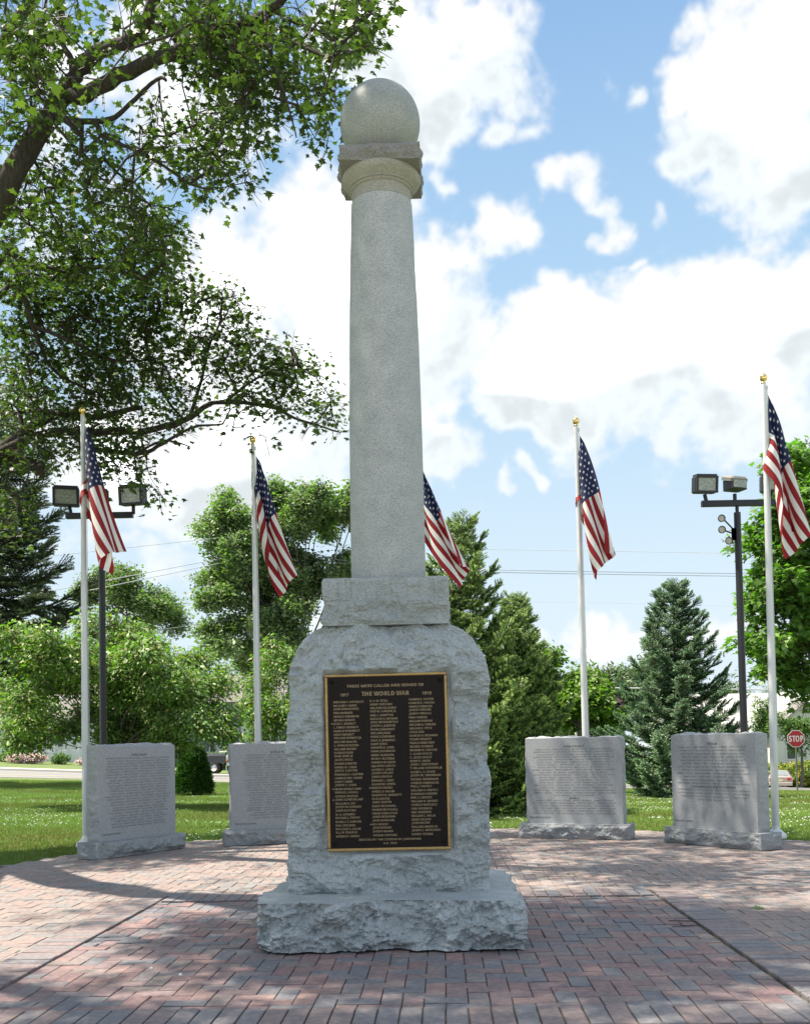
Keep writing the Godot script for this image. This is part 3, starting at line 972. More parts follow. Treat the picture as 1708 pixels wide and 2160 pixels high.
const ROLL_B := ["THEODORE STEWART  ·  JAMES MAZZEO  ·  ROBERT RAND  ·  JOHN PERRINE", "ELBERT SCHWENDT  ·  DENNIS J. FARRIS  ·  RICHARD GILL  ·  JOHN FRANK", "JOSEPH FUSCO  ·  CHARLES GALE  ·  JOHN D. GALE  ·  HENRY GARDNER", "CHARLES O. GARASS  ·  GEORGE T. GARDNER*  ·  JOHN K. GARDNER  ·  JOHN GARR", "DANIEL GARIBALDI  ·  LOUIS O. GARIBALDI  ·  FRANK GEORGE  ·  LEO GEORGE", "JOSEPH GEORGE  ·  SAMUEL A. GEORGE  ·  PETER GIACONA  ·  JAMES GILL", "ROSE J. GIANCONE  ·  C. W. GIBERSON  ·  JOHN GIBERSON  ·  JOHN GILL", "OLIVER GILLILAND  ·  LOUIS GOLDSTEIN  ·  DOMINIC GRAZIANO  ·  F. GREEN", "FREDERICK GROSS  ·  NELSON HAUSMAN  ·  WALTER HAUSMAN  ·  G. HALL", "BYRAN HEYMAN  ·  HAROLD HOLMES  ·  STANLEY HOLMES", "GEORGE HUTCHINSON JR.  ·  EDWARD HUTZE  ·  STANLEY HUTZE  ·  RALPH HYER", "SANTO INTRAVARTOLO  ·  CHARLES ISTER  ·  RALPH JENSEN  ·  R. JONES", "HAROLD JAMES  ·  PETER JASKO  ·  FRANK J. JOHNSON  ·  JOHN JOHNSON", "OWEN JORGENSON  ·  EDWARD KASIBORSKY  ·  WALTER KELLY  ·  JOHN KELLY", "WILLIAM KENNON  ·  LOUIS KESSLER  ·  WARREN KESSLER  ·  J. KING", "HARRY KIRKPATRICK  ·  DAVID A. KIRKPATRICK  ·  CHARLES KLINE", "WALTER F. KLIMECKI  ·  JOHN LABUNDA  ·  FRANK LANGE  ·  J. LAMB", "JOHN LENNON  ·  RICHARD LEWIS  ·  JOSEPH LEWIS  ·  A. LEWIS", "CALVIN LINKE  ·  GEORGE LINKE  ·  EDWARD J. LINKE  ·  H. LOTT", "CLARENCE D. LINKE JR.  ·  JOSEPH J. LONGO  ·  CHARLES LONGO", "ELTON T. LUTZ*  ·  LOUIS MAURIELLO  ·  AUGUST MAYER  ·  J. MAYER", "ALBERT MARCO  ·  MORRIS L. MARSON  ·  ROBERT MARTIN  ·  C. MARTIN", "JOSEPH MAZZEO  ·  WILSON L. McDOWELL  ·  ELMER McDOWELL  ·  E. MEAD", "FRANK MEHER  ·  MICHAEL MERINSKY  ·  MICHAEL MERLINO", "DOMINICK MIGLIACCIO  ·  VINCENT D. MIGLIACCIO  ·  JOHN MILLER", "ORVILLE MOORE  ·  BERNARD D. MOUNT  ·  LESTER MOUNT"]
const ROLL_C := ["JAMES A. TILTON  ·  RAYMOND P. BAER  ·  RUSSELL WHITE  ·  SALVATORE SEMINARA", "STANLEY SAKOWSKY  ·  CLARENCE SCHANK  ·  HAROLD M. SCHENCK  ·  JOSEPH M. SCRANTON", "RAYMOND SERPICO  ·  FRANCIS SEMINARA  ·  ANNA SEMINARA  ·  LOUIS SEMINARA", "LAWRENCE SEMINARA  ·  SIDNEY SHAPANKA  ·  NATHAN SHAPANSKY  ·  WILLIAM SHEMONT JR.", "ALBERT SIKORSKI  ·  ANDREW SLOWSKI  ·  WILLIAM J. SMITH  ·  LLOYD T. SMITH", "JOSEPH J. SODEN  ·  BURD J. SODEN  ·  HOWARD SODEN JR.  ·  ANDREW SPARACINO", "SAMUEL G. SPERANZA  ·  JOSEPH SPEZIO  ·  JOHN SPEZIO  ·  CHARLES SPIZUZZO", "SAMUEL J. SPICUZZO  ·  CINO SPICUZZO  ·  JOHN TAYLOR  ·  MELVIN THOMPSON", "THOMAS T. TIMBERMAN  ·  VINCENT TIMBERMAN  ·  ALVIN TIMBERMAN  ·  JAMES A. TIMBERMAN*", "PETER UNGER  ·  MEL URSTADT  ·  CHARLES M. URSTADT  ·  WILLIAM URSTADT", "ANTHONY VAN ZINO  ·  DOMINICK VAN ZINO  ·  SAMUEL VITALE  ·  WILLIAM G. WALTERS JR.", "KENNETH WEISERT  ·  JAMES WEISERT  ·  JOHN WENGER  ·  RUSSELL WENGER*", "CHARLES WETZEL  ·  MARTIN J. WETZEL  ·  WILLIAM WETZEL  ·  MACK WETZEL", "MARTIN WETZEL  ·  JOSEPH WETZEL  ·  LOUIS C. WETZEL  ·  JOHN J. WILLIAM", "FRANKLIN M. WILLIS  ·  CARL W. WINDELER  ·  PAUL WITTENMOND  ·  OTTO TANNER JR.", "EDWARD TANER  ·  JOHN J. YESAITIS  ·  HAROLD YETMAN  ·  THOMAS YETMAN", "WILLIAM YETMAN  ·  EDWARD ZELASKO  ·  ANDREW T. ZELINSKI  ·  FREDERICK J. ZELINSKI", "LAWRENCE A. ZINGALE  ·  ANDREW C. FANCHER  ·  MICHAEL TARABOWSKY  ·  JOSEPH C. LEVECCHI", "PETER J. HALISKO  ·  JOSEPH P. PETROZZINI", "", "DONALD C. OPITZ  ·  KENDALL COLLINS  ·  CHARLES SPERANZA  ·  JAMES H. STONAKER", "RALPH BUCCO JR.  ·  ROLFE A. CHAMBERLAINE JR.  ·  ANTONIO DAMASCO  ·  PETER T. GARIBALDI", "JAMES A. HART  ·  CHARLES INTRAVARTOLO  ·  ERNEST Z. JULIEY  ·  GERALD M. MARLOW", "SALVATORE J. NAIMO  ·  HARRY ORANCZAK  ·  SALVATORE J. SABATINO  ·  STANLEY SEIDE JR.", "HENRY J. STROINE  ·  GEORGE T. OUTWATER  ·  CHARLES POSSERO  ·  DANIEL T. RANCON", "WILLIAM A. PERRINE JR.  ·  WILLIAM BARTLEY  ·  RONALD C. WILSON  ·  WESLEY M. MARLOWE"]
const ROLL_D := ["HARRY L. HILL  ·  JAMES R. BUTCHER  ·  THOMAS A. PARKER  ·  JOHN J. MADDEN JR.", "ALFREDO GALLO  ·  EMMETT J. HATCH  ·  EDWARD BURT JR.  ·  ISMAEL J. MARTIN", "ALLEN C. BROWN  ·  ROBERT A. BROWN  ·  PERCY A. BROWN  ·  ANTHONY A. BUCCI", "DAVID BUNN  ·  ROBERT CALLAHAN  ·  JOSEPH DIPIETRO  ·  GERALD A. DUNHAM", "ROBERT DRAKE JR.  ·  ROBERT A. FELIX JR.  ·  RICHARD GILL  ·  LEONARD HOLT*", "PHILIP KING  ·  ROBERT J. LONG  ·  JOHN B. MILLER  ·  CHARLES McMILLIN", "DENNIS M. MOORE  ·  EDWARD J. MULLEN  ·  ROBERT MULLEN  ·  CHRISTOPHER J. PETERSON", "BENJAMIN PETERSON  ·  ROBERT ROFFE  ·  WALTER J. RICH  ·  JOHN E. SMITH", "RICHARD C. SPENCER  ·  JOHN J. STASHOWSKI  ·  THOMAS TEEMAN JR.  ·  WILLIAM T. WRIGHT", "ALBERT STARKEY  ·  ROBERT STONE  ·  KENNETH TOTH  ·  JOHN F. TUCKER", "EDGAR C. HEYMAN  ·  THOMAS SHERMAN  ·  TERRY A. BIRD  ·  LESLIE WESSEL", "JOHN ALEXANDER  ·  WALTER G. KOSIBOROSKI  ·  TIMOTHY P. WALLACE  ·  GERALD J. CONOVER JR.", "", "MARTIN D. HAMPTON  ·  RUSSELL J. MORA JR.  ·  JOHN P. MADIGAN  ·  ROBERT ALEXANDER", "ROBERT J. BATTEN JR.  ·  KAREN J. DUNHAM  ·  DAVID A. DONATO  ·  HENRY M. WEISEL JR.", "SHARON R. DUNN  ·  PAUL J. DUNN JR.  ·  FRANK J. DELGADO  ·  ROBERT G. CARR", "CALVIN T. COOPER  ·  RICHARD J. STONE"]

func build_tablets() -> void:
	var face := granite("polished", 0.36, 0.372, 0.392, 0.004, false)
	var base_mat := granite("tablet base", 0.34, 0.352, 0.37, 0.08)
	var ink := plain(0.055, 0.058, 0.065, 0.8)
	var serif := font("Droid Serif", 400)
	var rows := [
		[Vector3(-2.972, 0, -11.36), 60.6, ROLL_A, "WORLD WAR II", "", "grey granite name tablet headed WORLD WAR II beside the flagpole with dark floodlights behind", 1.0, 0.0],
		[Vector3(-1.53, 0, -12.21), 15.2, ROLL_B, "WORLD WAR II", "", "grey granite name tablet headed WORLD WAR II partly hidden by the tall monument", 1.0, 0.0],
		[Vector3(1.995, 0, -12.10), -23.0, ROLL_C, "WORLD WAR II", "KOREA", "grey granite name tablet headed WORLD WAR II and KOREA before the dark spruce", 1.0, 0.0],
		[Vector3(3.295, 0, -10.98), -58.5, ROLL_D, "VIETNAM", "COLD WAR/GLOBAL WAR ON TERRORISM", "grey granite name tablet headed VIETNAM with dappled sunlight beside a white flagpole", 1.0, 0.0],
	]
	for k in 4:
		var turn := deg_to_rad(rows[k][1])
		var normal := Vector3(sin(turn), 0, cos(turn))
		var o := thing("name_tablet", rows[k][5], "memorial", rows[k][0] - normal * 0.17, turn, "granite name tablets around the plaza")
		var base := rock(Vector3(0.675, 0.088, 0.155), 0.012, [0.035, 0.035, 0.0, 0.0, 0.05, 0.035], 50 + k * 7, null, 1.5, func(p): return 0.25 + 0.75 * straight_edges(p, Vector3(0.675, 0.088, 0.155), 0.05))
		part(o, "base", base, base_mat, Transform3D(Basis(), Vector3(0, 0.088, 0)))
		var slab := rock(Vector3(0.592, 0.522, 0.095), 0.015, [0.02, 0.02, 0.03, 0.0, 0.0, 0.0], 70 + k * 5, null, 1.8, func(p): return straight_edges(p, Vector3(0.592, 0.522, 0.095), 0.035))
		part(o, "slab", slab, face, Transform3D(Basis(), Vector3(0, 0.176 + 0.522, 0)))
		var s := Shape.new()
		var z := 0.0962
		var top := 1.222
		var roll: Array = rows[k][2]
		var y0 := top - 0.105
		write_line(s, rows[k][3], Vector3(0.01, y0, z), 0.025, font("Droid Serif", 700), 0, 0.25 if k < 3 else 0.14, 1.0)
		var pitch := 0.0295 if k < 2 else (0.0312 if k == 2 else 0.0365)
		if k < 2:
			pitch = 0.0303
		for j in roll.size():
			var y := y0 - 0.038 - j * pitch
			if roll[j] == "":
				write_line(s, rows[k][4], Vector3(0.01, y, z), 0.024, font("Droid Serif", 700), 0, 0.12 if k == 2 else 0.62, 1.0)
			else:
				write_line(s, roll[j], Vector3(0.0, y, z), 0.0145, serif, 0, minf(1.02, roll[j].length() * 0.0122), 1.0, 0.0, 4.0)
		write_line(s, "*KILLED IN ACTION", Vector3(-0.56, 0.176 + 0.075, z), 0.019, font("Droid Serif", 700), -1, 0.27)
		part(o, "lettering", s.mesh(), ink)

# ---------------------------------------------------------------- flags
func flag_cloth() -> StandardMaterial3D:
	var w := 608
	var h := 320
	var red := Color(0.56, 0.10, 0.13)
	var white := Color(0.90, 0.90, 0.90)
	var navy := Color(0.10, 0.14, 0.30)
	var im := Image.create(w, h, false, Image.FORMAT_RGB8)
	for k in 13:
		im.fill_rect(Rect2i(0, int(k * h / 13.0), w, int(h / 13.0) + 1), red if k % 2 == 0 else white)
	var cw := int(w * 0.4)
	var ch := int(h * 7.0 / 13.0)
	im.fill_rect(Rect2i(0, 0, cw, ch), navy)
	for r in 9:
		for k in (6 if r % 2 == 0 else 5):
			var cx := cw * (k * 2 + (1 if r % 2 == 0 else 2)) / 12.0
			var cy := ch * (r + 1) / 10.0
			var rad := 8.2
			for y in range(int(cy - rad), int(cy + rad) + 2):
				for x in range(int(cx - rad), int(cx + rad) + 2):
					var d := Vector2(x + 0.5 - cx, y + 0.5 - cy)
					var a := fposmod(atan2(d.x, -d.y), TAU / 5.0)
					a = minf(a, TAU / 5.0 - a)
					# edge of a five-pointed star
					var lim := rad * 0.309 / cos(a - TAU / 5.0) * 1.0 if false else rad * cos(deg_to_rad(72)) / cos(deg_to_rad(72) - a)
					if d.length() < lim:
						im.set_pixel(x, y, white)
	var m := StandardMaterial3D.new()
	m.albedo_texture = ImageTexture.create_from_image(im)
	m.roughness = 0.75
	m.backlight_enabled = true
	m.backlight = Color(0.8, 0.8, 0.8)
	m.cull_mode = BaseMaterial3D.CULL_DISABLED
	m.texture_repeat = false
	return m

# A flag hangs: a net of points under weight and a light breeze, its hoist tied along the pole.
func hung_cloth(hoist: float, fly: float, wind: Vector3, cloth_seed: int, tilt: Vector3) -> ArrayMesh:
	var nu := 25
	var nv := 15
	var r := RandomNumberGenerator.new()
	r.seed = cloth_seed
	var p := PackedVector3Array()
	var was := PackedVector3Array()
	for j in nv:
		for k in nu:
			var u := float(k) / (nu - 1)
			var v := float(j) / (nv - 1)
			p.append(tilt * (v * hoist) + Vector3(u * fly * 0.55, -v * hoist - u * fly * 0.62, (0.08 + 0.03 * (cloth_seed % 5)) * sin(u * (5.0 + cloth_seed % 4) + v * (2.0 + cloth_seed % 3) + cloth_seed) * u + r.randf_range(-0.01, 0.01)) * (Vector3.ONE) - Vector3.ZERO)
	was = p.duplicate()
	var du := fly / (nu - 1)
	var dv := hoist / (nv - 1)
	var links := []
	for j in nv:
		for k in nu:
			var a := j * nu + k
			if k + 1 < nu:
				links.append([a, a + 1, du, 1.0])
			if j + 1 < nv:
				links.append([a, a + nu, dv, 1.0])
			if k + 1 < nu and j + 1 < nv:
				links.append([a, a + nu + 1, sqrt(du * du + dv * dv), 0.35])
				links.append([a + 1, a + nu, sqrt(du * du + dv * dv), 0.35])
			if k + 2 < nu:
				links.append([a, a + 2, du * 2, 0.12])
			if j + 2 < nv:
				links.append([a, a + nu * 2, dv * 2, 0.12])
	var la := PackedInt32Array()
	var lb := PackedInt32Array()
	var ll := PackedFloat32Array()
	var lk := PackedFloat32Array()
	for l in links:
		la.append(l[0])
		lb.append(l[1])
		ll.append(l[2])
		lk.append(l[3])
	var dt := 0.02
	for step in 130:
		var gust := wind * (1.0 + 0.5 * sin(step * 0.11 + cloth_seed))
		var pull := (Vector3(0, -9.8, 0) + gust) * dt * dt
		for a in p.size():
			if a % nu == 0:
				continue
			var now := p[a]
			p[a] = now + (now - was[a]) * 0.965 + pull
			was[a] = now
		for pass_ in 4:
			for l in la.size():
				var a := la[l]
				var b := lb[l]
				var d := p[b] - p[a]
				var long := d.length()
				var f := (long - ll[l]) / long * lk[l]
				var fa := a % nu == 0
				var fb := b % nu == 0
				if fa and fb:
					continue
				if fa:
					p[b] -= d * f
				elif fb:
					p[a] += d * f
				else:
					p[a] += d * (f * 0.5)
					p[b] -= d * (f * 0.5)
	var s := Shape.new()
	s.mapped = true
	var rows := []
	for j in range(nv - 1, -1, -1):
		rows.append(p.slice(j * nu, j * nu + nu))
	s.sheet(rows)
	for k in s.t.size():
		s.t[k].y = 1.0 - s.t[k].y
	return s.mesh()

func build_flags() -> void:
	var white := plain(0.58, 0.60, 0.61, 0.35)
	white.metallic = 0.15
	var gold := plain(0.85, 0.62, 0.24, 0.14, 1.0)
	var rope := plain(0.55, 0.55, 0.53, 0.9)
	var cloth := flag_cloth()
	# base pixel x, top pixel, distance, whether the base ring is seen, what it stands by
	var rows := [
		[181, 174, 876, 12.3, "behind the angled name tablet and the dark floodlight post", Vector3(1.5, 0, 0.9)],
		[546, 533, 937, 13.55, "beside the name tablet half hidden by the monument", Vector3(1.5, 0, -0.5)],
		[884, 872, 955, 14.2, "hidden behind the tall granite column", Vector3(3.3, 0, 0.4)],
		[1239, 1214.5, 898, 13.15, "behind the WORLD WAR II and KOREA tablet", Vector3(1.1, 0, 0.7)],
		[1634, 1604.5, 808, 11.75, "standing clear beside the VIETNAM tablet", Vector3(1.7, 0, -0.8)],
	]
	for k in rows.size():
		var q: Array = rows[k]
		var foot := at(q[0], 1700, q[3])
		foot.y = 0.0
		var top := at(q[1], q[2], q[3])
		var h := top.y
		var lean := Vector3(top.x - foot.x, h, 0) / h
		if k == 4:
			lean.x += 0.006
		var o := thing("flagpole", "white flagpole with gold finial " + q[4], "flagpole", foot, 0.0, "flagpoles around the plaza")
		var s := Shape.new()
		var pts := PackedVector3Array()
		var radii := PackedFloat32Array()
		for j in 9:
			var u := j / 8.0
			pts.append(lean * (u * h))
			radii.append(lerpf(0.043, 0.026, maxf(0.0, (u - 0.25) / 0.75)))
		s.tube(pts, radii, 20)
		part(o, "pole", s.mesh(), white)
		s = Shape.new()
		var ring := []
		for e in [[0.0, 0.0], [0.12, 0.0], [0.122, 0.02], [0.11, 0.05], [0.07, 0.085], [0.05, 0.10], [0.0431, 0.14]]:
			ring.append(Vector2(e[0], e[1]))
		s.lathe(ring, 24)
		part(o, "base_collar", s.mesh(), white)
		s = Shape.new()
		var bulb := []
		for e in [[0.0, -0.012], [0.03, -0.01], [0.03, 0.0], [0.016, 0.008], [0.02, 0.014], [0.034, 0.026], [0.043, 0.042], [0.046, 0.058], [0.043, 0.074], [0.034, 0.088], [0.021, 0.099], [0.011, 0.110], [0.006, 0.124], [0.0, 0.132]]:
			bulb.append(Vector2(e[0], e[1]))
		s.lathe(bulb, 24, Transform3D(Basis(), lean * h), -0.5)
		part(o, "finial", s.mesh(), gold)
		s = Shape.new()
		s.rod(lean * (h - 0.05) + Vector3(0.034, 0, 0.012), lean * 1.2 + Vector3(0.046, 0, 0.016), 0.003, 0.003, 5)
		s.rod(lean * (h - 0.05) + Vector3(0.038, 0, -0.01), lean * 1.2 + Vector3(0.05, 0, -0.012), 0.003, 0.003, 5)
		s.box(Vector3(0.02, 0.04, 0.03), Transform3D(Basis(), lean * (h - 0.06) + Vector3(0.032, 0, 0)))
		part(o, "halyard", s.mesh(), rope)
		s = Shape.new()
		for j in 5:
			s.rod(lean * 1.2 + Vector3(0.045, -0.06 + j * 0.025, 0.02), lean * 1.2 + Vector3(0.06, -0.05 + j * 0.025, 0.035), 0.008, 0.006, 6)
		part(o, "cleat", s.mesh(), rope)
		var fl := thing("flag", "limp striped flag on pole " + q[4], "flag", foot + lean * (h - 0.14 - (0.03 if k == 1 else 0.0)) + Vector3(0.045, 0, 0.0), 0.0, "flags around the plaza")
		part(fl, "cloth", hung_cloth(0.86, 1.27, q[5], 3 + k * 7, Vector3(-lean.x, 0, 0)), cloth)

# ---------------------------------------------------------------- floodlights
func build_floodlights() -> void:
	var black := plain(0.010, 0.011, 0.016, 0.45)
	var grey := plain(0.16, 0.16, 0.15, 0.5)
	var glass := StandardMaterial3D.new()
	glass.albedo_texture = noise_picture(0.02, 3, 91, lin(0.20, 0.22, 0.19), lin(0.42, 0.43, 0.38))
	glass.roughness = 0.12
	glass.metallic = 0.2
	triplanar(glass, 0.5, false)
	var pale := plain(0.45, 0.42, 0.36, 0.3)
	var rows := [
		[218, 1108, 15.6, "dark floodlight post behind the flagpole with sky lamps above the cherry tree", [[-74, 1.0, 0.25, 0], [-8, 0.72, 0.9, 1], [68, 1.0, -0.2, 0]], [[1, 1]]],
		[1570, 1082, 14.9, "dark floodlight post with three round spotlights before the leafy maple", [[-68, 0.86, 0.12, 0], [-4, 1.0, 0.5, 2], [76, 0.86, -0.1, 0]], [[-1, 1], [-1, 0], [-0.62, -1]]],
	]
	for q in rows:
		var foot := at(q[0], 1576, q[2])
		foot.y = ground_y(foot.x, q[2])
		var top := at(q[0] - (8 if q[0] > 900 else 2), q[1], q[2])
		var h := top.y - foot.y
		var o := thing("floodlight_post", q[3], "floodlight", foot, 0.0, "floodlight posts behind the plaza")
		var per: float = q[2] * PX / 1000.0
		var s := Shape.new()
		s.rod(Vector3(0, -0.1, 0), Vector3(0, h, 0), 0.054, 0.050, 20)
		part(o, "post", s.mesh(), black)
		s = Shape.new()
		s.rod(Vector3(0, h, 0), Vector3(0, h + 18 * per, 0), 0.026, 0.026, 14)
		s.box(Vector3((142 if q[0] < 900 else 158) * per, 0.085, 0.085), Transform3D(Basis(), Vector3((-4 if q[0] < 900 else 4) * per, h + 20 * per, 0)))
		part(o, "crossarm", s.mesh(), black)
		for e in q[4]:
			var x: float = e[0] * per
			var head := Transform3D(Basis(Vector3.UP, e[2]) * Basis(Vector3.RIGHT, 0.12 if e[3] == 0 else 0.0), Vector3(x, h + 60 * per, 0.02))
			s = Shape.new()
			s.rod(Vector3(clampf(x, -64 * per, 68 * per), h + 22 * per, 0), Vector3(clampf(x, -68 * per, 74 * per), h + 40 * per, 0), 0.028, 0.028, 10)
			part(o, "bracket", s.mesh(), black)
			s = Shape.new()
			var k: float = e[1]
			if e[3] == 2:
				# seen from the side: a wedge with a pale hood
				head.basis = Basis(Vector3.UP, 0.35)
				s.chamfered(Vector3(0.28, 0.18, 0.24), 0.03, head)
				var lamp := part(o, "lamp_head", s.mesh(), black)
				s = Shape.new()
				s.chamfered(Vector3(0.30, 0.08, 0.27), 0.03, head * Transform3D(Basis(Vector3.RIGHT, 0.3), Vector3(0, 0.085, 0)))
				part(lamp, "hood", s.mesh(), grey)
				s = Shape.new()
				s.box(Vector3(0.23, 0.11, 0.01), head * Transform3D(Basis(), Vector3(0.0, -0.02, 0.122)))
				part(lamp, "lens", s.mesh(), glass)
				continue
			s.chamfered(Vector3(0.40 * k, 0.16, 0.295 * k), 0.025, head * Transform3D(Basis(Vector3.RIGHT, PI / 2), Vector3.ZERO))
			var lamp := part(o, "lamp_head", s.mesh(), black)
			s = Shape.new()
			for side in [[0, 1], [0, -1], [1, 0], [-1, 0]]:
				var size := Vector3(0.036 * k, 0.225 * k, 0.03) if side[0] else Vector3(0.396 * k, 0.034 * k, 0.03)
				s.box(size, head * Transform3D(Basis(), Vector3(side[0] * 0.178 * k, side[1] * 0.127 * k, 0.088)))
			part(lamp, "bezel", s.mesh(), black)
			s = Shape.new()
			s.box(Vector3(0.325 * k, 0.222 * k, 0.012), head * Transform3D(Basis(), Vector3(0, 0, 0.080)))
			part(lamp, "lens", s.mesh(), glass)
			s = Shape.new()
			s.box(Vector3(0.36 * k, 0.035, 0.17), head * Transform3D(Basis(), Vector3(0, 0.155 * k, 0.0)))
			part(lamp, "hood", s.mesh(), black)
		for j in q[5].size():
			var e: Array = q[5][j]
			var c := Vector3(e[0] * 0.26 * (1.0 if e[0] < 0 else 0.5), h - 0.27 + e[1] * 0.17 - (0.22 if e[0] > 0 else 0.0), 0.06)
			s = Shape.new()
			s.rod(Vector3(signf(e[0]) * 0.05, h - 0.33 + e[1] * 0.05, 0.02), c + Vector3(-signf(e[0]) * 0.04, 0, -0.03), 0.012, 0.012, 8)
			s.box(Vector3(0.05, 0.18, 0.05), Transform3D(Basis(), Vector3(signf(e[0]) * 0.07, h - 0.33, 0.02)))
			s.lathe([Vector2(0.0, 0.0), Vector2(0.03, 0.0), Vector2(0.054, 0.05), Vector2(0.058, 0.075), Vector2(0.049, 0.076), Vector2(0.047, 0.066)], 20, Transform3D(Basis(Vector3.RIGHT, PI / 2), c - Vector3(0, 0, 0.05)))
			var spot := part(o, "spotlight", s.mesh(), black)
			s = Shape.new()
			s.lathe([Vector2(0.047, 0.064), Vector2(0.0, 0.068)], 20, Transform3D(Basis(Vector3.RIGHT, PI / 2), c - Vector3(0, 0, 0.05)))
			part(spot, "lens", s.mesh(), pale)

# ---------------------------------------------------------------- leaves
func leaf_material(called: String, through: Color, rough := 0.45) -> StandardMaterial3D:
	if not mats.has(called):
		var m := StandardMaterial3D.new()
		m.albedo_color = Color.WHITE
		m.vertex_color_use_as_albedo = true
		m.roughness = rough
		m.cull_mode = BaseMaterial3D.CULL_DISABLED
		m.backlight_enabled = true
		m.backlight = through
		mats[called] = m
	return mats[called]

const MAPLE := [Vector2(0, 0), Vector2(0.30, -0.07), Vector2(0.20, 0.12), Vector2(0.58, 0.30), Vector2(0.33, 0.37), Vector2(0.30, 0.56), Vector2(0.15, 0.55), Vector2(0, 1.0), Vector2(-0.15, 0.55), Vector2(-0.30, 0.56), Vector2(-0.33, 0.37), Vector2(-0.58, 0.30), Vector2(-0.20, 0.12), Vector2(-0.30, -0.07)]
const OVAL := [Vector2(0, 0), Vector2(0.20, 0.28), Vector2(0.19, 0.60), Vector2(0, 1.0), Vector2(-0.19, 0.60), Vector2(-0.20, 0.28)]
const ROUND := [Vector2(0, 0), Vector2(0.36, 0.30), Vector2(0.26, 0.78), Vector2(-0.05, 1.0), Vector2(-0.36, 0.62), Vector2(-0.30, 0.18)]

func leaf(s: Shape, outline: Array, xf: Transform3D, fold: float) -> void:
	var n := xf.basis.z.normalized()
	var mid := s.put(xf * Vector3(0, 0.35, 0.0), n)
	var first := s.v.size()
	for q in outline:
		s.put(xf * Vector3(q.x, q.y, -fold * absf(q.x) - fold * 0.35 * q.y * q.y), (n + xf.basis.x.normalized() * q.x * fold * 1.6).normalized())
	for k in outline.size():
		s.i.append_array(PackedInt32Array([mid, first + (k + 1) % outline.size(), first + k]))

# A spray of leaves about its origin, of the given reach.
func spray(outline: Array, count: int, reach: float, size: float, spray_seed: int, hue: Array, droop := 0.35, twig := true) -> ArrayMesh:
	var r := RandomNumberGenerator.new()
	r.seed = spray_seed
	var s := Shape.new()
	s.tinted = true
	for k in count:
		var dir := Vector3(r.randfn(0, 1), r.randfn(0, 0.75), r.randfn(0, 1)).normalized()
		var p := dir * reach * pow(r.randf(), 0.5)
		var h: Array = hue[r.randi() % hue.size()]
		var f := r.randf_range(0.8, 1.2)
		s.tint = Color(h[0] * f, h[1] * f, h[2] * f)
		# leaves lie roughly level, tips outwards and hanging
		var tip := (Vector3(dir.x, 0, dir.z).normalized() + Vector3(r.randfn(0, 0.5), -droop + r.randfn(0, 0.35), r.randfn(0, 0.5))).normalized()
		var up := (Vector3.UP + Vector3(r.randfn(0, 0.55), 0, r.randfn(0, 0.55))).normalized()
		up = (up - tip * up.dot(tip)).normalized()
		var z := size * r.randf_range(0.55, 1.3)
		leaf(s, outline, Transform3D(Basis(tip.cross(up), tip, up).scaled_local(Vector3(z, z, z)), p), r.randf_range(0.1, 0.5))
	if twig:
		s.tint = Color(0.06, 0.045, 0.03)
		for k in 5:
			var d := Vector3(r.randfn(0, 1), r.randfn(0, 0.6), r.randfn(0, 1)).normalized()
			s.rod(Vector3.ZERO, d * reach * 0.85, reach * 0.016, reach * 0.007, 3)
	return s.mesh()

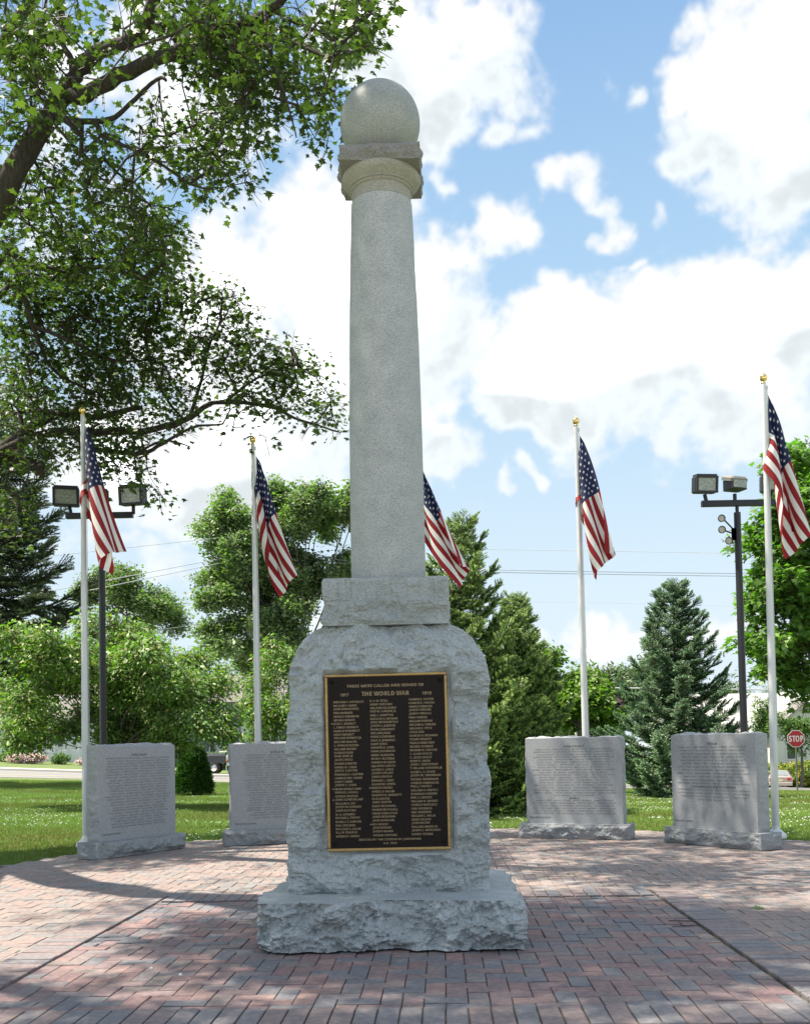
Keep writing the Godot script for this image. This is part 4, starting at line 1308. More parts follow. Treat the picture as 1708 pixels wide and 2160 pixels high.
# ---------------------------------------------------------------- branches
# limbs: [points, radius at start, radius at end]. Twigs then reach from the nearest wood to every target.
func wood(limbs: Array, targets: PackedVector3Array, twig_radius: float, step: float, sides := 5, wood_seed := 1, sag := 0.12) -> ArrayMesh:
	var r := RandomNumberGenerator.new()
	r.seed = wood_seed
	var s := Shape.new()
	var pos := PackedVector3Array()
	var parent := PackedInt32Array()
	var load_ := PackedInt32Array()
	var cells := {}
	var size := maxf(step * 2.5, 0.8)
	for l in limbs:
		var pts: PackedVector3Array = l[0]
		var smooth := PackedVector3Array()
		var radii := PackedFloat32Array()
		for k in pts.size() - 1:
			for j in 4:
				var t := j / 4.0
				smooth.append(pts[k].cubic_interpolate(pts[k + 1], pts[maxi(k - 1, 0)], pts[mini(k + 2, pts.size() - 1)], t) + (Vector3(r.randfn(0, 1), r.randfn(0, 1), r.randfn(0, 1)) * l[1] * 0.10 if k + j > 0 else Vector3.ZERO))
		smooth.append(pts[-1])
		for k in smooth.size():
			radii.append(lerpf(l[1], l[2], float(k) / (smooth.size() - 1)) * r.randf_range(0.93, 1.07))
		s.tube(smooth, radii, 10 if l[1] > 0.05 else 6)
		for k in smooth.size():
			if l.size() > 3 and k < l[3]:
				continue
			pos.append(smooth[k])
			parent.append(-1)
			load_.append(0)
			var c := Vector3i((smooth[k] / size).floor())
			if not cells.has(c):
				cells[c] = PackedInt32Array()
			cells[c].append(pos.size() - 1)
	var first := pos.size()
	# nearest targets are reached first
	var order := []
	for t in targets:
		var best := 1e9
		for k in range(0, first, 2):
			best = minf(best, pos[k].distance_squared_to(t))
		order.append([best, t])
	order.sort_custom(func(a, b): return a[0] < b[0])
	for e in order:
		var t: Vector3 = e[1]
		var near := -1
		var best := 1e9
		var c := Vector3i((t / size).floor())
		for ring in [1, 2, 4]:
			for x in range(-ring, ring + 1):
				for y in range(-ring, ring + 1):
					for z in range(-ring, ring + 1):
						var found = cells.get(c + Vector3i(x, y, z))
						if found != null:
							for k in found:
								var d := pos[k].distance_squared_to(t)
								if d < best:
									best = d
									near = k
			if near >= 0:
				break
		if near < 0:
			for k in pos.size():
				var d := pos[k].distance_squared_to(t)
				if d < best:
					best = d
					near = k
		var n := int(ceil(sqrt(best) / step))
		var from := pos[near]
		for k in n:
			var u := (k + 1.0) / n
			var p := from.lerp(t, u) + Vector3(r.randfn(0, 0.12), r.randfn(0, 0.1) + sag * sin(u * PI), r.randfn(0, 0.12)) * step * (1.0 - u * u)
			pos.append(p)
			parent.append(near)
			load_.append(0)
			near = pos.size() - 1
			var cc := Vector3i((p / size).floor())
			if not cells.has(cc):
				cells[cc] = PackedInt32Array()
			cells[cc].append(near)
	for k in range(pos.size() - 1, first - 1, -1):
		load_[k] += 1
		if parent[k] >= first:
			load_[parent[k]] += load_[k]
	for k in range(first, pos.size()):
		var a := twig_radius * sqrt(load_[k])
		var b := a
		if parent[k] >= first:
			b = minf(twig_radius * sqrt(load_[parent[k]]), a * 1.5)
		s.rod(pos[parent[k]], pos[k], b, a, sides if a > twig_radius * 2.0 else 3)
	return s.mesh()

func bark(called: String, low: Color, high: Color) -> StandardMaterial3D:
	if not mats.has(called):
		var m := StandardMaterial3D.new()
		m.albedo_texture = noise_picture(0.03, 5, hash(called) % 1000, low, high)
		m.roughness = 0.95
		triplanar(m, 0.7)
		m.uv1_scale = Vector3(1.6, 0.5, 1.6)
		mats[called] = m
	return mats[called]

# ---------------------------------------------------------------- the near maple
# leafy patches in view: pixel x, y, radius, weight
const MAPLE_PATCHES := [
	[620, 55, 55, 1.0], [700, 80, 50, 1.1], [765, 50, 38, 1.0], [790, 95, 24, 1.0], [740, 15, 60, 1.0], [560, 80, 50, 1.0], [500, 95, 55, 1.3], [520, 170, 55, 1.1], [600, 160, 50, 1.0], [650, 185, 40, 1.0], [690, 215, 32, 1.1], [705, 262, 20, 1.0], [690, 320, 20, 1.1], [665, 290, 18, 0.8], [640, 245, 30, 0.9], [560, 240, 40, 0.8],
	[545, 300, 32, 1.0], [500, 270, 45, 0.9], [440, 250, 45, 0.9], [470, 320, 45, 1.0], [500, 375, 32, 1.1], [430, 340, 42, 0.8], [410, 395, 36, 0.8], [370, 310, 45, 0.7], [330, 250, 45, 0.6], [300, 330, 45, 0.8], [260, 290, 40, 0.6],
	[30, 90, 55, 0.9], [80, 140, 55, 1.1], [40, 200, 50, 1.0], [110, 220, 45, 0.7], [30, 280, 45, 0.8], [90, 60, 55, 0.7], [20, 20, 50, 0.7], [180, 30, 50, 0.4], [230, 120, 40, 0.3], [350, 30, 45, 0.9], [420, 50, 55, 1.2], [460, 15, 60, 1.1], [390, 90, 45, 1.1], [300, 20, 40, 0.8], [260, 60, 40, 0.3], [440, 130, 50, 1.0], [200, 200, 40, 0.4],
	[190, 310, 45, 0.7], [230, 370, 48, 0.9], [150, 360, 48, 0.9], [90, 380, 50, 0.8], [60, 450, 55, 0.9], [130, 450, 50, 0.9], [210, 440, 50, 1.1], [280, 420, 45, 0.9], [290, 480, 50, 1.2], [350, 470, 40, 0.9], [370, 510, 32, 1.1],
	[40, 540, 60, 1.2], [130, 540, 60, 1.4], [220, 540, 60, 1.5], [310, 550, 55, 1.4], [370, 545, 32, 1.1], [40, 640, 60, 1.3], [130, 640, 60, 1.6], [220, 640, 60, 1.7], [310, 640, 60, 1.6], [370, 620, 40, 1.2], [40, 740, 60, 1.4], [130, 740, 60, 1.6], [220, 740, 60, 1.7], [310, 730, 60, 1.6], [380, 710, 42, 1.2], [40, 840, 60, 1.3], [130, 840, 60, 1.5], [220, 830, 60, 1.6], [300, 810, 50, 1.3], [350, 790, 40, 1.1],
	[430, 640, 36, 0.8], [480, 630, 36, 0.9], [520, 660, 32, 1.0], [450, 690, 42, 0.9], [510, 720, 40, 0.9], [430, 760, 42, 0.9], [490, 770, 45, 1.1], [550, 750, 40, 1.0], [600, 745, 36, 1.1], [640, 765, 30, 1.1], [580, 790, 40, 1.0], [650, 810, 36, 1.0], [500, 830, 42, 0.9], [560, 840, 36, 0.8], [620, 850, 34, 0.8], [680, 850, 30, 1.0], [705, 885, 24, 1.1], [720, 910, 14, 1.0], [650, 890, 24, 0.6], [555, 905, 20, 0.8], [480, 880, 28, 0.6], [400, 850, 36, 0.9], [380, 920, 22, 0.8], [350, 870, 40, 0.9],
	[60, 910, 55, 1.1], [140, 920, 55, 1.0], [220, 910, 55, 1.1], [290, 900, 45, 1.0], [40, 980, 45, 0.9], [105, 975, 36, 0.9], [190, 970, 38, 0.9], [260, 970, 45, 0.9], [310, 1000, 32, 0.8], [330, 1040, 24, 1.0], [240, 1000, 26, 0.7], [20, 1050, 40, 0.9], [55, 1065, 32, 0.7], [30, 1110, 36, 0.7],
]

func limb(points: Array, r0: float, r1: float, skip := 0) -> Array:
	var pts := PackedVector3Array()
	for q in points:
		pts.append(q if q is Vector3 else at(q[0], q[1], q[2]))
	return [pts, r0, r1, skip]

func build_maple() -> void:
	var r := RandomNumberGenerator.new()
	r.seed = 401
	var foot := Vector3(-7.0, -0.06, -11.8)
	var fork := Vector3(-6.75, 3.7, -11.8)
	var crotch := Vector3(-5.7, 5.4, -11.2)
	var limbs := [
		limb([fork, crotch, [0, 425, 9.9], [60, 312, 9.8], [120, 220, 9.7], [152, 188, 9.6]], 0.15, 0.085, 4),
		limb([[152, 188, 9.6], [165, 150, 9.5], [215, 108, 9.3], [278, 86, 9.1], [312, 40, 8.9], [335, -30, 8.6], [380, -130, 8.2]], 0.078, 0.045),
		limb([[150, 200, 9.6], [182, 200, 9.5], [250, 160, 9.3], [340, 120, 9.0], [410, 88, 8.8], [505, 55, 8.6], [575, 18, 8.4], [640, -40, 8.1], [720, -90, 7.8]], 0.078, 0.03),
		limb([[150, 170, 9.5], [152, 130, 9.5], [130, 85, 9.5], [132, 30, 9.4], [110, -60, 9.2]], 0.036, 0.022),
		limb([[118, 235, 9.7], [155, 255, 9.6], [230, 252, 9.5], [272, 222, 9.4], [330, 168, 9.2], [350, 170, 9.1]], 0.032, 0.014),
		limb([[205, 256, 9.5], [214, 285, 9.5], [285, 318, 9.4], [345, 350, 9.3], [400, 388, 9.2], [450, 400, 9.1]], 0.022, 0.009),
		limb([[120, 235, 9.6], [150, 262, 9.5], [168, 284, 9.5]], 0.045, 0.028, 9),
		limb([[335, 168, 9.2], [338, 210, 9.1], [346, 260, 9.1], [352, 310, 9.1]], 0.012, 0.006),
		limb([[560, 25, 8.4], [575, 130, 8.3], [600, 200, 8.3], [625, 290, 8.3]], 0.02, 0.006),
		limb([[500, 57, 8.6], [620, 90, 8.3], [700, 120, 8.1], [780, 95, 8.0]], 0.025, 0.008),
		limb([[400, 92, 8.8], [470, 170, 8.7], [560, 200, 8.6], [680, 240, 8.5]], 0.025, 0.008),
		limb([fork, Vector3(-6.0, 4.2, -12.4), [0, 950, 13.3], [60, 905, 13.3], [120, 878, 13.2], [200, 880, 13.2], [300, 860, 13.1]], 0.10, 0.03, 4),
		limb([fork, Vector3(-6.1, 4.0, -12.5), [0, 962, 13.3], [50, 978, 13.3], [92, 990, 13.3]], 0.115, 0.085, 12),
		limb([Vector3(-6.1, 4.3, -12.4), [60, 925, 13.3], [180, 912, 13.3], [300, 910, 13.3], [390, 888, 13.2], [450, 852, 13.2], [560, 856, 13.2], [640, 890, 13.4], [715, 912, 13.4]], 0.065, 0.010, 4),
		limb([[170, 945, 13.3], [290, 958, 13.3], [345, 935, 13.3], [400, 905, 13.3], [470, 895, 13.4]], 0.034, 0.012),
		limb([[290, 955, 13.3], [350, 930, 13.3], [405, 945, 13.4]], 0.02, 0.008),
		limb([[400, 885, 13.2], [425, 800, 13.0], [445, 720, 12.6], [480, 660, 12.4]], 0.03, 0.01),
		limb([[470, 852, 13.2], [540, 800, 13.0], [620, 770, 12.8]], 0.022, 0.008),
		limb([crotch, Vector3(-5.2, 5.9, -11.6), [0, 545, 11.8], [70, 562, 11.9], [150, 572, 11.9], [230, 565, 11.9], [320, 600, 12.0]], 0.06, 0.02, 4),
		limb([crotch, Vector3(-5.3, 5.6, -11.6), [20, 600, 12.0], [70, 690, 12.4], [110, 780, 12.8], [180, 820, 13.0]], 0.05, 0.015, 4),
		limb([[75, 690, 12.4], [150, 720, 12.5], [240, 760, 12.7], [330, 760, 12.7]], 0.03, 0.01),
		# the crown out of view, over the plaza and the camera
		limb([fork, Vector3(-6.0, 6.0, -8.8), Vector3(-5.6, 8.6, -7.6), Vector3(-5.0, 11.2, -6.0), Vector3(-4.6, 13.2, -4.6)], 0.27, 0.06),
		limb([Vector3(-5.9, 6.6, -8.5), Vector3(-4.4, 7.9, -6.6), Vector3(-2.8, 8.8, -4.8), Vector3(-1.6, 10.2, -3.4), Vector3(-0.4, 10.8, -2.6)], 0.14, 0.04),
		limb([Vector3(-5.7, 5.4, -11.2), Vector3(-5.0, 8.6, -11.4), Vector3(-3.6, 10.6, -11.4), Vector3(-1.8, 11.4, -11.4)], 0.10, 0.03),
		limb([Vector3(-5.7, 8.0, -7.9), Vector3(-3.6, 9.6, -7.0), Vector3(-2.2, 11.2, -5.6), Vector3(-0.6, 11.8, -4.6)], 0.11, 0.03),
		limb([fork, Vector3(-6.3, 5.6, -7.8), Vector3(-6.2, 7.2, -5.4), Vector3(-5.6, 8.4, -2.8), Vector3(-5.0, 9.0, -0.6), Vector3(-4.6, 9.2, 1.0)], 0.18, 0.05),
		limb([Vector3(-6.2, 7.2, -5.4), Vector3(-4.4, 8.2, -3.4), Vector3(-2.6, 8.8, -1.4), Vector3(-1.4, 9.0, 0.4)], 0.10, 0.03),
		limb([fork, Vector3(-7.4, 5.6, -9.6), Vector3(-8.8, 7.2, -9.0), Vector3(-10.0, 8.4, -8.2)], 0.16, 0.05),
	]
	var places := []
	var targets := PackedVector3Array()
	for q in MAPLE_PATCHES:
		var area: float = PI * q[2] * q[2]
		var count := int(area * q[3] * (0.00115 if q[1] < 470 else 0.0017) + r.randf())
		for k in count:
			var a := r.randf() * TAU
			var d: float = q[2] * sqrt(r.randf()) * 0.95
			var px: float = q[0] + cos(a) * d
			var py: float = q[1] + sin(a) * d
			var deep := lerpf(9.3, 13.5, smoothstep(150.0, 850.0, py)) - px * 0.0010 + r.randfn(0, 0.6)
			targets.append(at(px, py, clampf(deep, 7.6 if py < 600.0 else 12.55, 15.0)))
	var in_view := targets.size()
	var tries := 0
	while targets.size() - in_view < 2150 and tries < 80000:
		tries += 1
		var d := Vector3(r.randfn(0, 1), r.randfn(0, 1), r.randfn(0, 1)).normalized() * pow(r.randf(), 0.45)
		var p := Vector3(-5.2, 10.2, -6.3) + d * Vector3(5.8, 4.0, 6.8)
		match tries % 7:
			0, 1:
				p = Vector3(-4.6, 10.4, -6.1) + d * Vector3(2.4, 1.5, 1.6)
			2:
				p = Vector3(-5.2, 10.3, -4.0) + d * Vector3(3.2, 1.5, 1.6)
			3:
				p = Vector3(-1.9, 11.0, -11.4) + d * Vector3(2.6, 1.4, 1.8)
			4:
				p = Vector3(-7.7, 8.6, -11.3) + d * Vector3(1.5, 1.6, 1.7)
		if p.y < 4.8:
			continue
		var q := pixel(p)
		if q.x > -25 and q.x < 1740 and q.y > -30 and q.y < 2200:
			continue
		if tries % 7 > 4 and p.x < -6.2 and p.z < -7.5 and r.randf() < 0.75:
			continue
		# gaps between the boughs
		if tries % 7 > 4 and sin(p.x * 1.5 + p.y * 0.9) * sin(p.z * 1.3 - p.y * 0.7) > -0.08:
			continue
		targets.append(p)
	var o := thing("maple_tree", "large maple with rugged dark limbs spreading over the plaza", "tree", foot)
	var rough := bark("maple bark", lin(0.022, 0.019, 0.016), lin(0.075, 0.066, 0.056))
	var trunk := Shape.new()
	trunk.tube(PackedVector3Array([Vector3.ZERO, Vector3(0.02, 0.5, 0), Vector3(0.1, 1.6, 0), (fork - foot) + Vector3(0, 0.3, 0)]), PackedFloat32Array([0.58, 0.45, 0.40, 0.37]), 16)
	part(o, "trunk", trunk.mesh(), rough)
	var back := Transform3D(Basis(), -foot)
	part(o, "branches", wood(limbs, targets, 0.0042, 0.38, 5, 402), rough, back)
	var hues := [[0.065, 0.108, 0.034], [0.085, 0.135, 0.042], [0.052, 0.088, 0.03], [0.11, 0.165, 0.05], [0.07, 0.118, 0.034]]
	var kinds := []
	for k in 4:
		kinds.append(spray(MAPLE, 20, 0.27, 0.080, 410 + k, hues))
	var sets := [[], [], [], []]
	for t in targets:
		var basis := Basis(Vector3.UP, r.randf() * TAU) * Basis(Vector3(r.randfn(0, 1), 0, r.randfn(0, 1)).normalized(), r.randf_range(0, 0.5))
		sets[r.randi() % 4].append(Transform3D(basis.scaled(Vector3.ONE * r.randf_range(0.75, 1.15)), t - foot))
	var green := leaf_material("maple leaves", Color(0.9, 1.0, 0.55))
	for k in 4:
		spread(o, "crown", kinds[k], green, sets[k]).set_meta("kind", "stuff")

# ---------------------------------------------------------------- broadleaved trees
# crowns: [centre, radii] ellipsoids in world places; leaves gather in lobes on them
func broadleaf(called: String, label: String, foot: Vector3, trunk_r: float, crowns: Array, count: int, kinds: Array, leaf_mat: Material, tree_seed: int, reach: float, bark_mat: Material, open := 0.3, group := "") -> Node3D:
	var r := RandomNumberGenerator.new()
	r.seed = tree_seed
	var o := thing(called, label, "tree", foot, 0.0, group)
	var whole := 0.0
	for c in crowns:
		whole += c[1].x * c[1].y * c[1].z
	var targets := PackedVector3Array()
	var limbs := []
	var low := 1e9
	for c in crowns:
		low = minf(low, c[0].y - c[1].y * 0.35)
	var split := foot.lerp(Vector3(crowns[0][0].x, low, crowns[0][0].z), 0.9)
	split.y = maxf(foot.y + 0.4, minf(low, split.y))
	for c in crowns:
		var centre: Vector3 = c[0]
		var size: Vector3 = c[1]
		var lobes := []
		var n := maxi(4, int(lerpf(9.0, 16.0, r.randf()) / sqrt(crowns.size())))
		for k in n:
			var d := Vector3(r.randfn(0, 1), r.randfn(0, 1) + 0.15, r.randfn(0, 1)).normalized()
			lobes.append([centre + d * size * r.randf_range(0.45, 0.74), r.randf_range(0.26, 0.44)])
			if crowns.size() > 8 and k > 0:
				continue
			limbs.append([PackedVector3Array([split, split.lerp(lobes[-1][0], 0.3) + Vector3(r.randfn(0, 0.2), r.randf_range(-0.1, 0.3), r.randfn(0, 0.2)) * size, split.lerp(lobes[-1][0], 0.65) + Vector3(r.randfn(0, 0.2), r.randf_range(-0.2, 0.4), r.randfn(0, 0.2)) * size, lobes[-1][0]]), trunk_r * r.randf_range(0.3, 0.5) / pow(crowns.size(), 0.3), trunk_r * 0.05, 3])
		var here := int(count * size.x * size.y * size.z / whole)
		for k in here:
			var d := Vector3(r.randfn(0, 1), r.randfn(0, 1), r.randfn(0, 1)).normalized()
			if r.randf() < open:
				targets.append(centre + d * size * pow(r.randf(), 0.33) * 0.82)
			else:
				var l: Array = lobes[r.randi() % n]
				targets.append(l[0] + d * size * (l[1] * pow(r.randf(), 0.45)))
	var trunk := Shape.new()
	trunk.tube(PackedVector3Array([Vector3(0, -0.15, 0), Vector3(0, 0.15, 0), (split - foot) * 0.5 + Vector3(trunk_r * 0.4, 0, 0), split - foot]), PackedFloat32Array([trunk_r * 1.4, trunk_r * 1.1, trunk_r * 0.95, trunk_r * 0.8]), 10)
	part(o, "trunk", trunk.mesh(), bark_mat)
	part(o, "branches", wood(limbs, targets if targets.size() < 1500 else targets.slice(0, 1500), trunk_r * 0.03, reach * 2.0, 4, tree_seed + 1), bark_mat, Transform3D(Basis(), -foot))
	var sets := []
	for k in kinds.size():
		sets.append([])
	for t in targets:
		var basis := Basis(Vector3.UP, r.randf() * TAU) * Basis(Vector3(r.randfn(0, 1), 0, r.randfn(0, 1)).normalized(), r.randf_range(0, 0.6))
		sets[r.randi() % kinds.size()].append(Transform3D(basis.scaled(Vector3.ONE * r.randf_range(0.7, 1.25)), t - foot))
	for k in kinds.size():
		spread(o, "crown", kinds[k], leaf_mat, sets[k]).set_meta("kind", "stuff")
	return o

# Crowns scattered over patches seen in the picture: [pixel x, y, half width, half height, how many], each with radius in metres.
func clumps(patches: Array, ahead: float, depth: float, radius: float, clump_seed: int) -> Array:
	var r := RandomNumberGenerator.new()
	r.seed = clump_seed
	var out := []
	for q in patches:
		for k in q[4]:
			var a := r.randf() * TAU
			var d := sqrt(r.randf())
			var z := ahead + r.randf_range(-depth, depth)
			out.append([at(q[0] + cos(a) * d * q[2], q[1] + sin(a) * d * q[3], z), Vector3(r.randf_range(0.8, 1.3), r.randf_range(0.6, 0.9), r.randf_range(0.8, 1.3)) * radius])
	return out

# ---------------------------------------------------------------- spruces
func needle_spray(shoots: int, long: float, spray_seed: int, old: Color, young: Color) -> ArrayMesh:
	var r := RandomNumberGenerator.new()
	r.seed = spray_seed
	var s := Shape.new()
	s.tinted = true
	var lines := [[Vector3.ZERO, Vector3(0, 0, 1), long]]
	for k in shoots:
		var u := lerpf(0.12, 0.85, (k + 0.5) / shoots)
		var side := 1.0 if k % 2 else -1.0
		lines.append([Vector3(0, 0, u * long), Vector3(side * r.randf_range(0.6, 0.95), r.randf_range(-0.15, 0.2), r.randf_range(0.6, 1.0)).normalized(), long * (1.0 - u) * r.randf_range(0.6, 0.8) + long * 0.12])
	for l in lines:
		var dir: Vector3 = l[1]
		var side := dir.cross(Vector3.UP).normalized()
		var up := side.cross(dir)
		s.tint = Color(0.07, 0.05, 0.03)
		s.rod(l[0], l[0] + dir * l[2], 0.006, 0.003, 3)
		var n := int(l[2] / 0.0125)
		for k in n:
			var u := (k + 0.5) / n
			var tip := smoothstep(0.55, 0.9, u)
			s.tint = old.lerp(young, tip * r.randf_range(0.6, 1.0)) * r.randf_range(0.85, 1.15)
			var base: Vector3 = l[0] + dir * (l[2] * u)
			var a := r.randf_range(-0.4, PI + 0.4)
			var outw := side * cos(a) + up * sin(a) * 0.8
			var end := base + (outw * r.randf_range(0.75, 1.0) + dir * 0.75) * 0.034
			var wide := dir.cross(outw).normalized() * 0.0075
			s.tri(base - wide, base + wide, end)
			a += PI * r.randf_range(0.5, 1.0)
			outw = side * cos(a) + up * sin(a) * 0.6
			end = base + (outw * 0.9 + dir * 0.75) * 0.034
			s.tri(base - wide, base + wide, end)
	return s.mesh()

func spruce(called: String, label: String, foot: Vector3, height: float, radius: float, kinds: Array, needles: Material, tree_seed: int, size := 1.0, lift := 0.12, drooping := 0.0, density := 1.0, clear := 0.035) -> Node3D:
	var r := RandomNumberGenerator.new()
	r.seed = tree_seed
	var o := thing(called, label, "tree", foot)
	var bark_mat := bark("spruce bark", lin(0.05, 0.04, 0.032), lin(0.12, 0.095, 0.075))
	var s := Shape.new()
	s.tube(PackedVector3Array([Vector3(0, -0.2, 0), Vector3(0, height * 0.5, 0), Vector3(0.02, height * 0.97, 0)]), PackedFloat32Array([height * 0.015, height * 0.010, 0.008]), 10)
	part(o, "trunk", s.mesh(), bark_mat)
	var boughs := Shape.new()
	var sets := []
	for k in kinds.size():
		sets.append([])
	var y := height * clear
	var turn := 0.0
	while y < height * 0.985:
		var u := y / height
		var whorl := 8 if u < 0.8 else 6
		turn += 0.7
		for b in whorl:
			var a := turn + TAU * b / whorl + r.randf_range(-0.25, 0.25)
			var long := radius * (pow(1.0 - u, 0.82) * 1.02 + 0.03) * r.randf_range(0.6, 1.2)
			if u < 0.08:
				long *= 0.8
			var outw := Vector3(cos(a), 0, sin(a))
			var rise := lerpf(lift, 0.75, pow(u, 2.2)) - drooping * (1.0 - u)
			var root := Vector3(0, y + r.randf_range(-0.05, 0.05), 0)
			var pts := PackedVector3Array()
			for k in 6:
				var t := k / 5.0
				pts.append(root + outw * long * t + Vector3(0, long * (rise * t - 0.16 * sin(t * PI) + 0.14 * t * t), 0))
			boughs.tube(pts, PackedFloat32Array([0.018 * size + long * 0.006, 0.014 * size, 0.011 * size, 0.008 * size, 0.006 * size, 0.003 * size]), 4)
			var n := int(ceil(long / (0.05 * size) * density))
			for k in n:
				var t := lerpf(0.16, 1.0, (k + r.randf()) / n)
				var f := t * 5.0
				var j := mini(int(f), 4)
				var p := pts[j].lerp(pts[j + 1], f - j)
				var along := (pts[j + 1] - pts[j]).normalized()
				var side := along.cross(Vector3.UP).normalized() * (1.0 if k % 2 else -1.0)
				var dir := (along * r.randf_range(0.5, 0.9) + side * r.randf_range(0.3, 1.0) * (1.05 - t) + Vector3(0, r.randf_range(-0.16, 0.2) - drooping * 0.5, 0)).normalized()
				if k == n - 1:
					dir = along
					p = pts[4]
				var basis := Basis.looking_at(-dir, Vector3.UP) * Basis(Vector3.BACK, r.randf_range(-0.5, 0.5))
				var z := size * r.randf_range(0.75, 1.15) * (0.7 + 0.3 * (1.0 - u))
				sets[r.randi() % kinds.size()].append(Transform3D(basis.scaled(Vector3.ONE * z), p))
		y += maxf(0.15, height * 0.054) * r.randf_range(0.8, 1.1) * (1.0 if u < 0.8 else 0.75)
	# leader
	for k in 6:
		sets[0].append(Transform3D(Basis(Vector3.RIGHT, -PI / 2 + 0.25 * (k % 3)).rotated(Vector3.UP, k * 1.1).scaled(Vector3.ONE * size * 0.7), Vector3(0, height * (0.90 + 0.015 * k), 0)))
	part(o, "boughs", boughs.mesh(), bark_mat)
	for k in kinds.size():
		spread(o, "needles", kinds[k], needles, sets[k]).set_meta("kind", "stuff")
	return o

func build_trees() -> void:
	build_maple()
	var needles := leaf_material("needles", Color(0.5, 0.6, 0.25), 0.5)
	var green_spruce := []
	var blue_spruce := []
	var dark_spruce := []
	for k in 3:
		green_spruce.append(needle_spray(9, 0.34, 500 + k, Color(0.12, 0.215, 0.06), Color(0.42, 0.58, 0.16)))
		blue_spruce.append(needle_spray(9, 0.36, 510 + k, Color(0.095, 0.175, 0.10), Color(0.26, 0.42, 0.23)))
		dark_spruce.append(needle_spray(9, 0.42, 520 + k, Color(0.04, 0.07, 0.032), Color(0.12, 0.17, 0.06)))
	spruce("spruce_tree", "tall green spruce with bright new tips close behind the monument", on_land(978, 18.0), 5.35, 1.75, green_spruce, needles, 601, 1.15)
	spruce("spruce_tree", "shorter green spruce beside the tall one behind the KOREA tablet", on_land(1095, 19.0), 4.0, 1.15, green_spruce, needles, 602, 1.1)
	spruce("blue_spruce", "bluish green spruce alone on the lawn between two name tablets", on_land(1428, 27.5), 5.85, 2.05, blue_spruce, needles, 603, 1.4, 0.12, 0.0, 0.85)
	spruce("dark_spruce", "tall dark spruce with drooping boughs above the cherry tree", on_land(-25, 40.0), 15.0, 5.6, dark_spruce, needles, 604, 3.2, -0.05, 0.25, 0.8, 0.30)

	var grey_bark := bark("grey bark", lin(0.06, 0.05, 0.042), lin(0.16, 0.14, 0.12))
	var cherry_leaf := []
	var maple_leaf := []
	var oak_leaf := []
	var lime_leaf := []
	var willow_leaf := []
	var plum_leaf := []
	for k in 3:
		cherry_leaf.append(spray(OVAL, 30, 0.30, 0.102, 700 + k, [[0.18, 0.31, 0.085], [0.22, 0.35, 0.10], [0.14, 0.25, 0.07], [0.20, 0.33, 0.09], [0.29, 0.30, 0.12]], 0.6))
		maple_leaf.append(spray(MAPLE, 16, 0.34, 0.15, 710 + k, [[0.15, 0.27, 0.06], [0.19, 0.32, 0.07], [0.12, 0.22, 0.05]], 0.35))
		oak_leaf.append(spray(ROUND, 36, 0.62, 0.20, 720 + k, [[0.21, 0.28, 0.14], [0.26, 0.33, 0.18], [0.17, 0.23, 0.11]], 0.3))
		lime_leaf.append(spray(ROUND, 20, 0.34, 0.14, 730 + k, [[0.13, 0.24, 0.03], [0.10, 0.20, 0.03], [0.16, 0.26, 0.04]], 0.4))
		willow_leaf.append(spray(OVAL, 26, 0.8, 0.36, 740 + k, [[0.13, 0.19, 0.10], [0.17, 0.22, 0.13], [0.10, 0.16, 0.07]], 0.5))
		plum_leaf.append(spray(ROUND, 22, 0.40, 0.16, 750 + k, [[0.05, 0.018, 0.028], [0.07, 0.025, 0.035], [0.03, 0.015, 0.02]], 0.3))
	var soft := leaf_material("soft leaves", Color(0.8, 0.95, 0.4))
	var firm := leaf_material("firm leaves", Color(0.75, 0.95, 0.4))
	var far := leaf_material("far leaves", Color(0.6, 0.75, 0.4), 0.7)
	# the flowering cherry left of the monument
	var f := on_land(262, 23.0)
	broadleaf("cherry_tree", "low spreading cherry tree with bright leaves and coppery tips", f, 0.13, [
		[at(250, 1430, 23.0), Vector3(1.4, 0.9, 1.3)]] + clumps([[60, 1450, 80, 100, 9], [200, 1400, 130, 90, 12], [330, 1420, 130, 100, 12], [440, 1490, 60, 60, 6], [150, 1530, 130, 30, 5], [360, 1540, 110, 24, 5]], 23.0, 1.5, 0.62, 811), 2500, cherry_leaf, soft, 801, 0.3, grey_bark)
	broadleaf("cherry_tree", "small cherry tree showing between a flagpole and the monument", on_land(640, 27.0), 0.10, clumps([[600, 1440, 60, 80, 10], [560, 1520, 50, 40, 6], [640, 1500, 60, 60, 6]], 27.0, 1.0, 0.55, 814), 620, cherry_leaf, soft, 802, 0.3, grey_bark)
	broadleaf("shade_tree", "big open crowned shade tree behind the utility pole", on_land(600, 62.0), 0.45, [
		[at(620, 1230, 62.0), Vector3(2.6, 2.4, 2.6)]] + clumps([[600, 1080, 70, 50, 5], [700, 1080, 70, 50, 7], [500, 1150, 60, 90, 7], [620, 1200, 130, 90, 10], [480, 1280, 60, 70, 6], [560, 1340, 110, 60, 10], [730, 1260, 90, 120, 10]], 62.0, 3.0, 1.55, 812), 2900, oak_leaf, firm, 803, 0.6, grey_bark, 0.12)
	broadleaf("far_tree", "pale distant tree rising behind the cherry tree", on_land(300, 78.0), 0.3, [[at(240, 1250, 78.0), Vector3(3.2, 2.0, 3.0)], [at(330, 1290, 78.0), Vector3(2.6, 2.2, 2.6)]], 700, oak_leaf, firm, 804, 0.6, grey_bark, 0.15)
